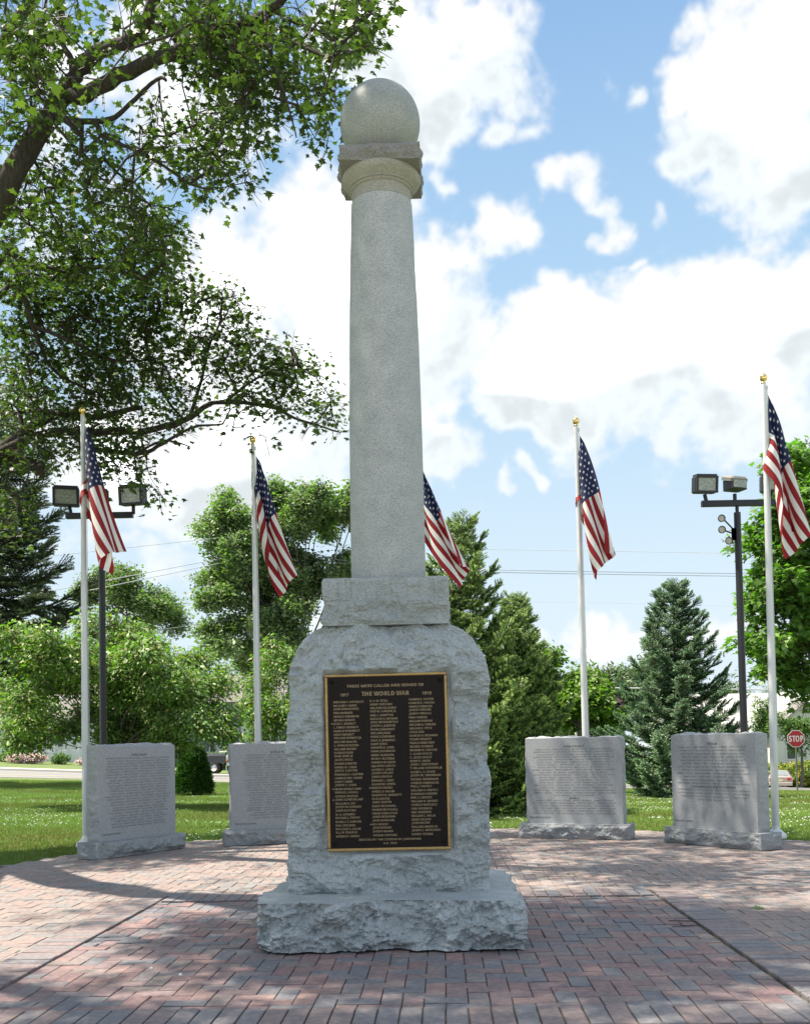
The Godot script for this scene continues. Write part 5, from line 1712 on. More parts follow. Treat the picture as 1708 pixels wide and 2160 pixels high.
	broadleaf("maple_tree", "leafy green maple behind the floodlight with three spotlights", on_land(1760, 23.5), 0.2, [
		[at(1770, 1180, 23.5), Vector3(1.8, 2.2, 2.0)]] + clumps([[1660, 1310, 80, 90, 12], [1700, 1010, 50, 90, 8], [1650, 1170, 60, 80, 9], [1700, 1430, 70, 40, 5], [1780, 1250, 90, 200, 12]], 23.3, 1.4, 0.62, 813), 2400, maple_leaf, firm, 805, 0.34, grey_bark)
	broadleaf("lime_tree", "yellow green tree beyond the spruces and the KOREA tablet", on_land(1180, 33.0), 0.14, clumps([[1175, 1480, 80, 70, 14], [1235, 1500, 40, 50, 6], [1130, 1420, 50, 60, 7]], 33.0, 1.2, 0.62, 815), 1000, lime_leaf, soft, 806, 0.34, grey_bark)
	broadleaf("plum_tree", "small purple leaved tree beside a white flagpole", on_land(1275, 44.0), 0.10, [[at(1275, 1520, 44.0), Vector3(0.9, 1.0, 0.9)], [at(1215, 1500, 44.0), Vector3(0.55, 0.6, 0.6)]], 420, plum_leaf, far, 807, 0.4, grey_bark)
	broadleaf("silver_willow", "distant silvery willow behind the blue spruce", on_land(1310, 85.0), 0.4, [[at(1300, 1460, 85.0), Vector3(3.4, 2.6, 3.0)], [at(1380, 1440, 86.0), Vector3(3.0, 2.6, 3.0)]], 800, willow_leaf, far, 818, 0.8, grey_bark)
	# woods closing the view far behind the houses
	var r := RandomNumberGenerator.new()
	r.seed = 809
	for q in [[40, 120, 1480], [130, 118, 1470], [230, 122, 1500], [350, 118, 1500], [450, 116, 1480], [560, 120, 1500], [680, 122, 1470], [820, 125, 1470], [950, 124, 1480], [1080, 126, 1460], [1160, 122, 1440], [1250, 120, 1430], [1480, 118, 1440], [1540, 120, 1430], [1620, 122, 1440], [1700, 120, 1420], [-80, 118, 1450], [1800, 122, 1430]]:
		var p := on_land(q[0], q[1])
		var top := at(q[0], q[2], q[1])
		var tall := top.y - p.y
		broadleaf("woodland_tree", "distant green tree in the woods behind the houses", p, 0.3, [[Vector3(p.x, p.y + tall * 0.55, p.z), Vector3(r.randf_range(3.6, 4.8), tall * 0.5, 4.0)]], 330, [willow_leaf, oak_leaf][r.randi() % 2], far, 820 + int(q[0]), 0.9, grey_bark, 0.3, "trees of the woods behind the houses")

# ---------------------------------------------------------------- grass and small plants
func build_grass() -> void:
	var r := RandomNumberGenerator.new()
	r.seed = 901
	var tufts := []
	for v in 3:
		var s := Shape.new()
		s.tinted = true
		for k in 34:
			var p := Vector3(r.randf_range(-0.13, 0.13), 0, r.randf_range(-0.13, 0.13))
			var a := r.randf() * TAU
			var w := Vector3(cos(a), 0, sin(a)) * 0.0042
			var bend := Vector3(r.randfn(0, 0.022), 0, r.randfn(0, 0.022))
			var h := r.randf_range(0.025, 0.055)
			var f := r.randf_range(0.75, 1.25)
			s.tint = Color(0.17 * f, 0.27 * f, 0.05 * f) if r.randf() < 0.85 else Color(0.28 * f, 0.29 * f, 0.10 * f)
			s.tri(p - w, p + w, p + bend + Vector3(0, h, 0))
		tufts.append(s.mesh())
	var blade := leaf_material("grass", Color(0.6, 0.8, 0.3), 0.55)
	var sets := [[], [], []]
	var tints := [[], [], []]
	var patchy := noise(FastNoiseLite.TYPE_SIMPLEX_SMOOTH, 0.25, 3, 902)
	var clover := []
	var count := 0
	while count < 105000:
		var ahead := 5.0 + 41.0 * pow(r.randf(), 0.75)
		var x := r.randf_range(-0.58, 0.58) * ahead + r.randf_range(-0.8, 0.8)
		if Vector2(x - RING_AT.x, -ahead - RING_AT.y).length() < RING + 0.07 or (absf(x) < 2.5 and ahead < 6.5):
			if not (r.randf() < 0.006 and Vector2(x - RING_AT.x, -ahead - RING_AT.y).length() > RING - 0.12):
				continue
		if ahead > 46.3 - 0.16 * x:
			continue
		count += 1
		var n := patchy.get_noise_2d(x, ahead)
		var size := (0.9 + ahead * 0.018) * r.randf_range(0.75, 1.2) * (1.0 + n * 0.3)
		var k := r.randi() % 3
		sets[k].append(Transform3D(Basis(Vector3.UP, r.randf() * TAU).scaled(Vector3(size, size, size)), Vector3(x, ground_y(x, ahead) - 0.05, -ahead)))
		var f := 0.92 + 0.45 * n
		tints[k].append(Color(f * (1.0 + 0.6 * maxf(0.0, -n)), f, f * 0.95))
		if r.randf() < 0.10 and n > 0.08 and ahead < 30.0:
			for j in 2:
				clover.append(Transform3D(Basis().scaled(Vector3.ONE * r.randf_range(0.7, 1.2)), Vector3(x + r.randf_range(-0.15, 0.15), ground_y(x, ahead) + r.randf_range(-0.005, 0.03), -ahead + r.randf_range(-0.15, 0.15))))
	var lawn := get_node("lawn")
	for k in 3:
		spread(lawn, "grass", tufts[k], blade, sets[k], tints[k]).set_meta("kind", "stuff")
	# weeds in the joints of the sunken bricks
	var weeds := []
	var inside := turned(PANEL_AT, PANEL_TURN)
	for k in 90:
		var u := snappedf(r.randf_range(-PANEL_HALF.x, PANEL_HALF.x), 0.1)
		var v := r.randf_range(-PANEL_HALF.y, PANEL_HALF.y)
		if k % 3 == 0:
			u = PANEL_HALF.x * (1.0 if k % 2 else -1.0)
		weeds.append(Transform3D(Basis(Vector3.UP, r.randf() * TAU).scaled(Vector3(0.09, 0.22, 0.09) * r.randf_range(0.6, 1.3)), inside * Vector3(u, -0.02, v)))
	spread(get_node("brick_panel"), "joint_weeds", tufts[0], blade, weeds).set_meta("kind", "stuff")
	var f := Shape.new()
	f.blob(Vector3.ZERO, Vector3(0.011, 0.009, 0.011), 6)
	spread(lawn, "clover_flowers", f.mesh(), plain(0.72, 0.74, 0.68, 0.8), clover).set_meta("kind", "stuff")

func bush(called: String, label: String, category: String, foot: Vector3, size: Vector3, kinds: Array, mat: Material, count: int, bush_seed: int, cone := 0.0, group := "") -> Node3D:
	var r := RandomNumberGenerator.new()
	r.seed = bush_seed
	var o := thing(called, label, category, foot, 0.0, group)
	var sets := []
	for k in kinds.size():
		sets.append([])
	for k in count:
		var d := Vector3(r.randfn(0, 1), r.randfn(0, 1), r.randfn(0, 1)).normalized() * pow(r.randf(), 0.25)
		var p := Vector3(d.x * size.x, (d.y + 1.0) * 0.5 * size.y, d.z * size.z)
		if cone > 0.0:
			var u := clampf(p.y / size.y, 0.0, 1.0)
			var f := lerpf(1.0, 1.0 - cone, u) * sqrt(clampf(1.35 - u, 0.1, 1.0)) * 1.1
			var a := r.randf() * TAU
			var rad := f * r.randf_range(0.8, 1.0)
			p = Vector3(cos(a) * rad * size.x, size.y * u, sin(a) * rad * size.z)
		var basis := Basis(Vector3.UP, r.randf() * TAU) * Basis(Vector3(r.randfn(0, 1), 0, r.randfn(0, 1)).normalized(), r.randf_range(0, 0.7))
		sets[r.randi() % kinds.size()].append(Transform3D(basis.scaled(Vector3.ONE * r.randf_range(0.7, 1.2)), p))
	var stem := Shape.new()
	for k in 4:
		var a := TAU * k / 4.0
		stem.rod(Vector3(0, -0.1, 0), Vector3(cos(a) * size.x * 0.4, size.y * 0.6, sin(a) * size.z * 0.4), 0.02, 0.008, 4)
	part(o, "stems", stem.mesh(), bark("grey bark", Color.BLACK, Color.WHITE))
	for k in kinds.size():
		spread(o, "foliage", kinds[k], mat, sets[k]).set_meta("kind", "stuff")
	return o

# ---------------------------------------------------------------- street furniture
func build_street() -> void:
	var steel := plain(0.20, 0.18, 0.15, 0.6, 0.4)
	# stop sign
	var foot := on_land(1679, 44.2)
	var o := thing("stop_sign", "red octagonal STOP sign on a metal post by the street", "sign", foot)
	var s := Shape.new()
	s.box(Vector3(0.06, 2.75, 0.04), Transform3D(Basis(), Vector3(0, 1.25, -0.03)))
	part(o, "post", s.mesh(), steel)
	for layer in [[0.405, 0.0, "sign_edge", plain(0.75, 0.75, 0.75, 0.5)], [0.375, 0.006, "sign_face", plain(0.42, 0.015, 0.025, 0.45)]]:
		s = Shape.new()
		var ring := []
		for k in 8:
			var a := TAU * (k + 0.5) / 8.0
			ring.append(Vector3(cos(a) * layer[0], 2.3 + sin(a) * layer[0], layer[1]))
		for k in 8:
			s.tri(Vector3(0, 2.3, layer[1]), ring[k], ring[(k + 1) % 8])
			s.quad(ring[k] - Vector3(0, 0, 0.006), ring[(k + 1) % 8] - Vector3(0, 0, 0.006), ring[(k + 1) % 8], ring[k])
		part(o, layer[2], s.mesh(), layer[3])
	s = Shape.new()
	write_line(s, "STOP", Vector3(0, 2.3, 0.010), 0.27, font("Droid Sans", 700), 0, 0.62)
	part(o, "lettering", s.mesh(), plain(0.8, 0.8, 0.8, 0.5))

	# utility pole with transformer, wires
	var grey_wood := bark("pole wood", lin(0.14, 0.125, 0.11), lin(0.30, 0.27, 0.24))
	foot = on_land(549, 47.8)
	foot.z -= 14.5
	foot = on_land(549, 61.0)
	var per := 61.0 * PX / 1000.0
	o = thing("utility_pole", "weathered wooden utility pole with a grey transformer can", "utility pole", foot)
	var peak := at(546, 1118, 61.0).y - foot.y
	s = Shape.new()
	s.rod(Vector3(0, -0.5, 0), Vector3(0, peak, 0), 0.17, 0.12, 12)
	part(o, "pole", s.mesh(), grey_wood)
	var can := at(549, 1325, 61.0).y - foot.y
	s = Shape.new()
	s.lathe([Vector2(0, -0.62), Vector2(0.25, -0.62), Vector2(0.27, -0.58), Vector2(0.27, 0.5), Vector2(0.29, 0.52), Vector2(0.29, 0.58), Vector2(0.1, 0.66), Vector2(0, 0.66)], 20, Transform3D(Basis(), Vector3(-0.42, can, 0.1)))
	s.rod(Vector3(-0.42, can + 0.6, 0.1), Vector3(-0.42, can + 0.95, 0.1), 0.05, 0.03, 8)
	s.box(Vector3(0.5, 0.08, 0.08), Transform3D(Basis(), Vector3(-0.2, can + 0.2, 0.05)))
	part(o, "transformer", s.mesh(), plain(0.62, 0.64, 0.65, 0.5))
	var brown := plain(0.3, 0.28, 0.26, 0.4)
	for k in 4:
		s = Shape.new()
		s.rod(Vector3(0, peak - 0.1 - k * 1.55, 0.1), Vector3(0, peak + 0.1 - k * 1.55, 0.22), 0.05, 0.04, 8)
		part(o, "insulator", s.mesh(), brown)
	var rubber := plain(0.42, 0.44, 0.46, 0.6)
	var runs := [
		[[-20, 1188, 52], [546, 1126, 61], [740, 1158, 62], [1030, 1160, 63], [1800, 1172, 64], 0.016, "topmost thin wire running from the utility pole"],
		[[-20, 1272, 52], [546, 1164, 61], [740, 1185, 62], [1030, 1203, 63], [1800, 1214, 64], 0.022, "upper wire of a close pair strung from the utility pole"],
		[[-20, 1290, 52], [546, 1172, 61], [740, 1192, 62], [1030, 1208, 63], [1800, 1220, 64], 0.022, "lower wire of a close pair strung from the utility pole"],
		[[-20, 1380, 52], [546, 1300, 61], [740, 1308, 62], [1030, 1270, 70], [1800, 1288, 72], 0.009, "hair thin wire low on the utility pole"],
		[[-20, 1480, 52], [546, 1456, 61], [740, 1440, 62], [1200, 1450, 64], [1340, 1453, 64], [1800, 1458, 64], 0.045, "thick pale cable passing behind the blue spruce"],
	]
	for run in runs:
		s = Shape.new()
		var pts := PackedVector3Array()
		var count: int = run.size() - 2
		for k in count:
			pts.append(at(run[k][0], run[k][1], run[k][2]))
		var fine := PackedVector3Array()
		var rad := PackedFloat32Array()
		for k in count - 1:
			for j in 8:
				fine.append(pts[k].cubic_interpolate(pts[k + 1], pts[maxi(k - 1, 0)], pts[mini(k + 2, count - 1)], j / 8.0) if k > 0 else pts[0].lerp(pts[1], j / 8.0))
				rad.append(run[count])
		fine.append(pts[-1])
		rad.append(run[count])
		s.tube(fine, rad, 5)
		var w := part(self, "overhead_wire", s.mesh(), rubber)
		w.set_meta("label", run[count + 1])
		w.set_meta("category", "wire")
		w.set_meta("group", "wires strung along the street")
	# street lamp
	foot = on_land(1215, 63.0)
	o = thing("street_lamp", "grey street lamp arm reaching out past the purple tree", "street lamp", foot)
	var lamp_y := at(1265, 1483, 63.0).y - foot.y
	s = Shape.new()
	s.rod(Vector3(0, -0.3, 0), Vector3(0, lamp_y - 0.3, 0), 0.10, 0.07, 10)
	s.tube(PackedVector3Array([Vector3(0, lamp_y - 0.35, 0), Vector3(0.3, lamp_y - 0.05, 0), Vector3(1.2, lamp_y, 0)]), PackedFloat32Array([0.04, 0.035, 0.03]), 8)
	part(o, "post", s.mesh(), plain(0.5, 0.5, 0.48, 0.5))
	s = Shape.new()
	s.blob(Vector3(1.45, lamp_y, 0), Vector3(0.45, 0.10, 0.16), 14)
	part(o, "lamp_head", s.mesh(), plain(0.62, 0.62, 0.6, 0.4))
	build_houses()
	build_vehicles()
	build_borders()

func wall_with(o: Node3D, called: String, size: Vector3, where: Vector3, mat: Material) -> MeshInstance3D:
	var s := Shape.new()
	s.box(size, Transform3D(Basis(), where))
	return part(o, called, s.mesh(), mat)

# windows on the front of a wall: [x, y, w, h] about the wall's foot
func windows(o: Node3D, list: Array, z: float, trim: Material, pane: Material, shutter: Material) -> void:
	for q in list:
		var s := Shape.new()
		for e in [[0, 1], [0, -1], [1, 0], [-1, 0]]:
			var size := Vector3(0.09, q[3], 0.07) if e[0] else Vector3(q[2] + 0.18, 0.09, 0.07)
			s.box(size, Transform3D(Basis(), Vector3(q[0] + e[0] * (q[2] / 2 + 0.045), q[1] + e[1] * (q[3] / 2 + 0.045), z + 0.02)))
		s.box(Vector3(q[2], 0.05, 0.04), Transform3D(Basis(), Vector3(q[0], q[1], z + 0.015)))
		var f := part(o, "window", s.mesh(), trim)
		s = Shape.new()
		s.box(Vector3(q[2], q[3], 0.02), Transform3D(Basis(), Vector3(q[0], q[1], z + 0.004)))
		part(f, "pane", s.mesh(), pane)
		if shutter != null:
			for side in [-1, 1]:
				s = Shape.new()
				s.box(Vector3(q[2] * 0.45, q[3] + 0.1, 0.05), Transform3D(Basis(), Vector3(q[0] + side * (q[2] * 0.72 + 0.1), q[1], z + 0.02)))
				part(f, "shutter", s.mesh(), shutter)

func gable_roof(o: Node3D, w: float, d: float, y: float, rise: float, mat: Material, across := false, over := 0.35, at_z := 0.0) -> MeshInstance3D:
	# ridge along x, or along z when across
	var s := Shape.new()
	var t := 0.12
	for side in [-1, 1]:
		var a: Vector3
		var b: Vector3
		var c: Vector3
		var e: Vector3
		if across:
			a = Vector3(side * (w / 2 + over), y - over * rise / (w / 2), d / 2 + over)
			b = Vector3(0, y + rise, d / 2 + over)
			c = Vector3(0, y + rise, -d / 2 - over)
			e = Vector3(side * (w / 2 + over), y - over * rise / (w / 2), -d / 2 - over)
		else:
			a = Vector3(-w / 2 - over, y - over * rise / (d / 2), side * (d / 2 + over))
			b = Vector3(-w / 2 - over, y + rise, 0)
			c = Vector3(w / 2 + over, y + rise, 0)
			e = Vector3(w / 2 + over, y - over * rise / (d / 2), side * (d / 2 + over))
		var up := Vector3(0, t, 0)
		var out := Vector3(0, 0, at_z)
		for q in [[a + up, b + up, c + up, e + up], [a, e, c, b], [a, a + up, e + up, e], [a, b, b + up, a + up], [e, e + up, c + up, c]]:
			s.quad(q[0] + out, q[1] + out, q[2] + out, q[3] + out)
	return part(o, "roof", s.mesh(), mat)

func gable_end(s: Shape, w: float, y: float, rise: float, z: float) -> void:
	s.tri(Vector3(-w / 2, y, z), Vector3(w / 2, y, z), Vector3(0, y + rise, z))

func siding(r: float, g: float, b: float, board := 0.22) -> StandardMaterial3D:
	var m := StandardMaterial3D.new()
	m.albedo_color = lin(r, g, b)
	var im := Image.create(4, 64, false, Image.FORMAT_RGB8)
	for y in 64:
		var k := 1.0 if y > 3 else 0.62
		for x in 4:
			im.set_pixel(x, y, Color(k, k, k))
	m.albedo_texture = ImageTexture.create_from_image(im)
	m.roughness = 0.75
	triplanar(m, board)
	return m

func build_houses() -> void:
	var white := siding(0.60, 0.63, 0.66)
	var trim := plain(0.64, 0.65, 0.66, 0.6)
	var pane := plain(0.06, 0.075, 0.09, 0.08)
	var navy := plain(0.05, 0.055, 0.075, 0.6)
	var shingle := StandardMaterial3D.new()
	shingle.albedo_texture = noise_picture(0.08, 3, 951, lin(0.13, 0.125, 0.12), lin(0.22, 0.21, 0.20))
	shingle.roughness = 0.95
	triplanar(shingle, 2.0)
	var pale_roof: StandardMaterial3D = shingle.duplicate()
	pale_roof.albedo_texture = noise_picture(0.08, 3, 952, lin(0.34, 0.34, 0.335), lin(0.44, 0.44, 0.43))
	# white bungalow behind the scalloped fence
	var foot := on_land(95, 80.0)
	var o := thing("bungalow", "low white sided bungalow behind the scalloped white fence", "house", foot, -0.10)
	wall_with(o, "wall", Vector3(21.0, 3.6, 8.0), Vector3(0, 1.6, -4.0), white)
	gable_roof(o, 21.0, 8.0, 3.4, 2.2, shingle, false, 0.4, -4.0)
	windows(o, [[-8.6, 1.9, 1.0, 1.1], [0.6, 1.8, 0.8, 1.2], [3.1, 2.0, 0.5, 0.8], [7.8, 1.8, 1.0, 1.2]], 0.0, trim, pane, navy)
	wall_with(o, "porch_post", Vector3(0.3, 3.2, 0.3), Vector3(-6.6, 1.6, 1.0), plain(0.16, 0.05, 0.05, 0.7))
	wall_with(o, "porch_post", Vector3(0.4, 3.2, 0.3), Vector3(4.9, 1.6, 0.5), plain(0.10, 0.075, 0.06, 0.7))
	wall_with(o, "door", Vector3(1.0, 2.1, 0.08), Vector3(8.9, 1.2, 0.05), plain(0.48, 0.22, 0.20, 0.6))
	# white house beside the hedge
	foot = on_land(462, 84.0)
	o = thing("white_house", "two storey white house with dark shutters behind the clipped hedge", "house", foot, 0.05)
	wall_with(o, "wall", Vector3(12.0, 5.6, 8.0), Vector3(1.5, 2.7, -4.0), white)
	gable_roof(o, 14.0, 8.0, 5.5, 2.4, shingle, false, 0.4, -4.0)
	windows(o, [[-1.2, 2.0, 0.75, 1.5], [1.3, 2.0, 0.75, 1.5], [3.8, 2.0, 0.9, 1.5], [6.2, 2.4, 0.9, 1.3], [-1.2, 4.5, 0.75, 1.2], [2.6, 4.5, 0.75, 1.2]], 0.0, trim, pane, navy)
	wall_with(o, "foundation_band", Vector3(12.05, 0.5, 8.05), Vector3(1.5, 0.3, -4.0), plain(0.25, 0.28, 0.31, 0.8))
	# pale roofed house beyond the crossing
	foot = on_land(1560, 88.0)
	o = thing("ranch_house", "white house with a pale shingled roof behind the blue spruce", "house", foot, -0.12)
	wall_with(o, "wall", Vector3(13.5, 4.7, 8.0), Vector3(1.0, 2.3, -4.0), white)
	gable_roof(o, 13.5, 8.0, 4.6, 3.6, pale_roof, false, 0.5, -4.0)
	windows(o, [[-3.6, 3.0, 1.0, 1.2], [0.4, 3.0, 1.0, 1.2]], 0.0, trim, pane, null)
	var s := Shape.new()
	gable_end(s, 6.0, 4.6, 2.6, 1.5)
	s.box(Vector3(6.0, 4.7, 3.0), Transform3D(Basis(), Vector3(0, 2.3, 0)))
	var wing := part(o, "gable_wing", s.mesh(), plain(0.60, 0.60, 0.58, 0.7), Transform3D(Basis(), Vector3(5.2, 0, 0)))
	windows(wing, [[-1.2, 3.0, 0.8, 1.3], [1.2, 3.0, 0.8, 1.3]], 1.5, trim, pane, null)
	var grey_roof := gable_roof(o, 6.0, 5.0, 4.6, 2.6, shingle, true, 0.45, -0.8)
	grey_roof.position.x = 5.2
	# grey house at the edge
	foot = on_land(1745, 92.0)
	o = thing("grey_house", "dark grey gabled house beyond the stop sign", "house", foot, -0.3)
	wall_with(o, "wall", Vector3(9.0, 5.0, 9.0), Vector3(0, 2.4, -4.5), siding(0.30, 0.31, 0.31))
	s = Shape.new()
	gable_end(s, 9.0, 4.9, 4.0, 0.0)
	part(o, "gable", s.mesh(), siding(0.34, 0.33, 0.30))
	gable_roof(o, 9.0, 9.0, 4.9, 4.0, shingle, true, 0.5, -4.5)
	windows(o, [[-2.2, 3.2, 0.9, 1.9], [1.2, 3.2, 0.9, 1.9]], 0.0, trim, pane, null)

	# scalloped vinyl fence
	var vinyl := plain(0.70, 0.72, 0.74, 0.45)
	var origin := on_land(62, 75.5)
	var away := (on_land(245, 76.5) - origin)
	var run := away.length()
	var dir := away / run
	o = thing("vinyl_fence", "white vinyl fence with scalloped top before the bungalow", "fence", origin, atan2(-dir.z, dir.x))
	var panels := 7
	for k in panels + 1:
		s = Shape.new()
		s.box(Vector3(0.14, 1.35, 0.14), Transform3D(Basis(), Vector3(k * run / panels, 0.62, 0)))
		s.box(Vector3(0.19, 0.05, 0.19), Transform3D(Basis(), Vector3(k * run / panels, 1.32, 0)))
		part(o, "post", s.mesh(), vinyl)
		if k == panels:
			break
		s = Shape.new()
		var w := run / panels - 0.14
		s.box(Vector3(w, 0.66, 0.05), Transform3D(Basis(), Vector3((k + 0.5) * run / panels, 0.40, 0)))
		part(o, "panel", s.mesh(), vinyl)
		s = Shape.new()
		s.box(Vector3(w, 0.10, 0.08), Transform3D(Basis(), Vector3((k + 0.5) * run / panels, 0.78, 0)))
		part(o, "rail", s.mesh(), vinyl)
		s = Shape.new()
		for j in 12:
			var u0 := j / 12.0
			var u1 := (j + 1) / 12.0
			var top := 0.92 + 0.30 * pow(absf((u0 + u1) - 1.0), 1.8)
			s.box(Vector3(w / 12.0 - 0.012, top - 0.82, 0.04), Transform3D(Basis(), Vector3(k * run / panels + 0.07 + (u0 + u1) * 0.5 * w, 0.82 + (top - 0.82) / 2, 0)))
		part(o, "scallop", s.mesh(), vinyl)

func build_vehicles() -> void:
	var paint := plain(0.40, 0.355, 0.32, 0.3, 0.5)
	var dark := plain(0.03, 0.03, 0.035, 0.4)
	var glass := plain(0.16, 0.19, 0.20, 0.06)
	var red := plain(0.42, 0.02, 0.03, 0.25)
	var rubber := plain(0.02, 0.02, 0.02, 0.8)
	# sedan seen from behind; x is along the car, its tail at +x
	var p := on_land(1640, 80.0)
	var o := thing("parked_car", "beige saloon car with red tail lamps on the side street", "car", p, -PI / 2 - 0.30)
	var half := [[-2.25, 0.62, 0.80], [-2.2, 0.72, 0.84], [-1.4, 0.90, 0.88], [-0.85, 0.95, 0.88], [-0.1, 1.40, 0.70], [0.9, 1.42, 0.70], [1.55, 1.02, 0.86], [2.1, 0.98, 0.86], [2.28, 0.88, 0.82], [2.30, 0.45, 0.82]]
	var s := Shape.new()
	var rows := []
	for q in half:
		rows.append(PackedVector3Array([Vector3(q[0], 0.25, -0.86), Vector3(q[0], 0.6, -0.89), Vector3(q[0], minf(q[1], 0.92), -0.87), Vector3(q[0], q[1] - 0.03, -q[2] + 0.06), Vector3(q[0], q[1], -q[2] + 0.16), Vector3(q[0], q[1] + 0.02, 0), Vector3(q[0], q[1], q[2] - 0.16), Vector3(q[0], q[1] - 0.03, q[2] - 0.06), Vector3(q[0], minf(q[1], 0.92), 0.87), Vector3(q[0], 0.6, 0.89), Vector3(q[0], 0.25, 0.86)]))
	s.sheet(rows, true)
	s.quad(Vector3(2.30, 0.25, 0.82), Vector3(2.30, 0.25, -0.82), Vector3(2.31, 0.9, -0.80), Vector3(2.31, 0.9, 0.80))
	s.quad(Vector3(-2.25, 0.25, -0.8), Vector3(-2.25, 0.25, 0.8), Vector3(-2.25, 0.7, 0.8), Vector3(-2.25, 0.7, -0.8))
	part(o, "body", s.mesh(), paint)
	s = Shape.new()
	s.quad(Vector3(1.56, 1.06, 0.62), Vector3(1.56, 1.06, -0.62), Vector3(1.0, 1.40, -0.50), Vector3(1.0, 1.40, 0.50))
	part(o, "rear_window", s.mesh(), glass)
	for side in [-1, 1]:
		s = Shape.new()
		s.box(Vector3(1.9, 0.32, 0.02), Transform3D(Basis(Vector3.RIGHT, -side * 0.35), Vector3(0.35, 1.14, side * 0.80)))
		part(o, "side_window", s.mesh(), glass)
		s = Shape.new()
		s.chamfered(Vector3(0.06, 0.22, 0.30), 0.02, Transform3D(Basis(), Vector3(2.30, 0.78, side * 0.62)))
		part(o, "tail_lamp", s.mesh(), red)
	s = Shape.new()
	s.chamfered(Vector3(0.16, 0.24, 1.70), 0.04, Transform3D(Basis(), Vector3(2.30, 0.40, 0)))
	part(o, "bumper", s.mesh(), paint)
	s = Shape.new()
	s.box(Vector3(0.02, 0.15, 0.32), Transform3D(Basis(), Vector3(2.33, 0.68, 0)))
	part(o, "number_plate", s.mesh(), plain(0.55, 0.5, 0.3, 0.5))
	for q in [[-1.4, -1], [-1.4, 1], [1.4, -1], [1.4, 1]]:
		s = Shape.new()
		s.lathe([Vector2(0.0, -0.1), Vector2(0.30, -0.1), Vector2(0.32, -0.07), Vector2(0.32, 0.07), Vector2(0.30, 0.1), Vector2(0.2, 0.1)], 20, Transform3D(Basis(Vector3.RIGHT, PI / 2 * q[1]), Vector3(q[0], 0.32, q[1] * 0.78)))
		var w := part(o, "wheel", s.mesh(), rubber)
		s = Shape.new()
		s.lathe([Vector2(0.2, 0.09), Vector2(0.05, 0.11), Vector2(0.0, 0.11)], 16, Transform3D(Basis(Vector3.RIGHT, PI / 2 * q[1]), Vector3(q[0], 0.32, q[1] * 0.78)))
		part(w, "rim", s.mesh(), plain(0.5, 0.5, 0.5, 0.3, 0.8))
	# pickup, only its nose shows past the clipped evergreen; front at +x
	p = on_land(395, 63.5)
	p.y -= 0.1
	o = thing("pickup_truck", "dark pickup truck with chrome bumper passing behind the clipped evergreen", "truck", p, 0.06)
	var body := plain(0.06, 0.065, 0.075, 0.22, 0.3)
	var chrome := plain(0.75, 0.75, 0.76, 0.15, 1.0)
	s = Shape.new()
	s.chamfered(Vector3(1.7, 0.62, 1.85), 0.16, Transform3D(Basis(), Vector3(1.75, 0.98, 0)))
	s.chamfered(Vector3(1.9, 1.2, 1.85), 0.14, Transform3D(Basis(), Vector3(0.0, 1.26, 0)))
	s.chamfered(Vector3(2.2, 0.72, 1.85), 0.08, Transform3D(Basis(), Vector3(-1.9, 0.95, 0)))
	part(o, "body", s.mesh(), body)
	s = Shape.new()
	s.box(Vector3(1.5, 0.45, 1.87), Transform3D(Basis(), Vector3(0.0, 1.55, 0)))
	part(o, "side_window", s.mesh(), glass)
	s = Shape.new()
	s.chamfered(Vector3(0.25, 0.24, 1.9), 0.05, Transform3D(Basis(), Vector3(2.65, 0.62, 0)))
	part(o, "bumper", s.mesh(), chrome)
	s = Shape.new()
	for k in 4:
		s.box(Vector3(0.06, 0.05, 1.15), Transform3D(Basis(), Vector3(2.62, 0.86 + k * 0.1, 0)))
	s.box(Vector3(0.05, 0.42, 0.05), Transform3D(Basis(), Vector3(2.62, 1.0, 0)))
	part(o, "grille", s.mesh(), chrome)
	for side in [-1, 1]:
		s = Shape.new()
		s.chamfered(Vector3(0.10, 0.26, 0.30), 0.03, Transform3D(Basis(), Vector3(2.58, 1.02, side * 0.75)))
		var l := part(o, "headlight", s.mesh(), plain(0.7, 0.7, 0.7, 0.1))
		s = Shape.new()
		s.box(Vector3(0.10, 0.12, 0.14), Transform3D(Basis(), Vector3(2.56, 0.83, side * 0.84)))
		part(l, "indicator", s.mesh(), plain(0.6, 0.22, 0.03, 0.3))
		for x in [1.75, -1.75]:
			s = Shape.new()
			s.lathe([Vector2(0.0, -0.12), Vector2(0.36, -0.12), Vector2(0.39, -0.08), Vector2(0.39, 0.08), Vector2(0.36, 0.12), Vector2(0.22, 0.12)], 20, Transform3D(Basis(Vector3.RIGHT, PI / 2 * side), Vector3(x, 0.39, side * 0.82)))
			var w := part(o, "wheel", s.mesh(), rubber)
			s = Shape.new()
			s.lathe([Vector2(0.22, 0.11), Vector2(0.06, 0.13), Vector2(0.0, 0.13)], 16, Transform3D(Basis(Vector3.RIGHT, PI / 2 * side), Vector3(x, 0.39, side * 0.82)))
			part(w, "rim", s.mesh(), chrome)

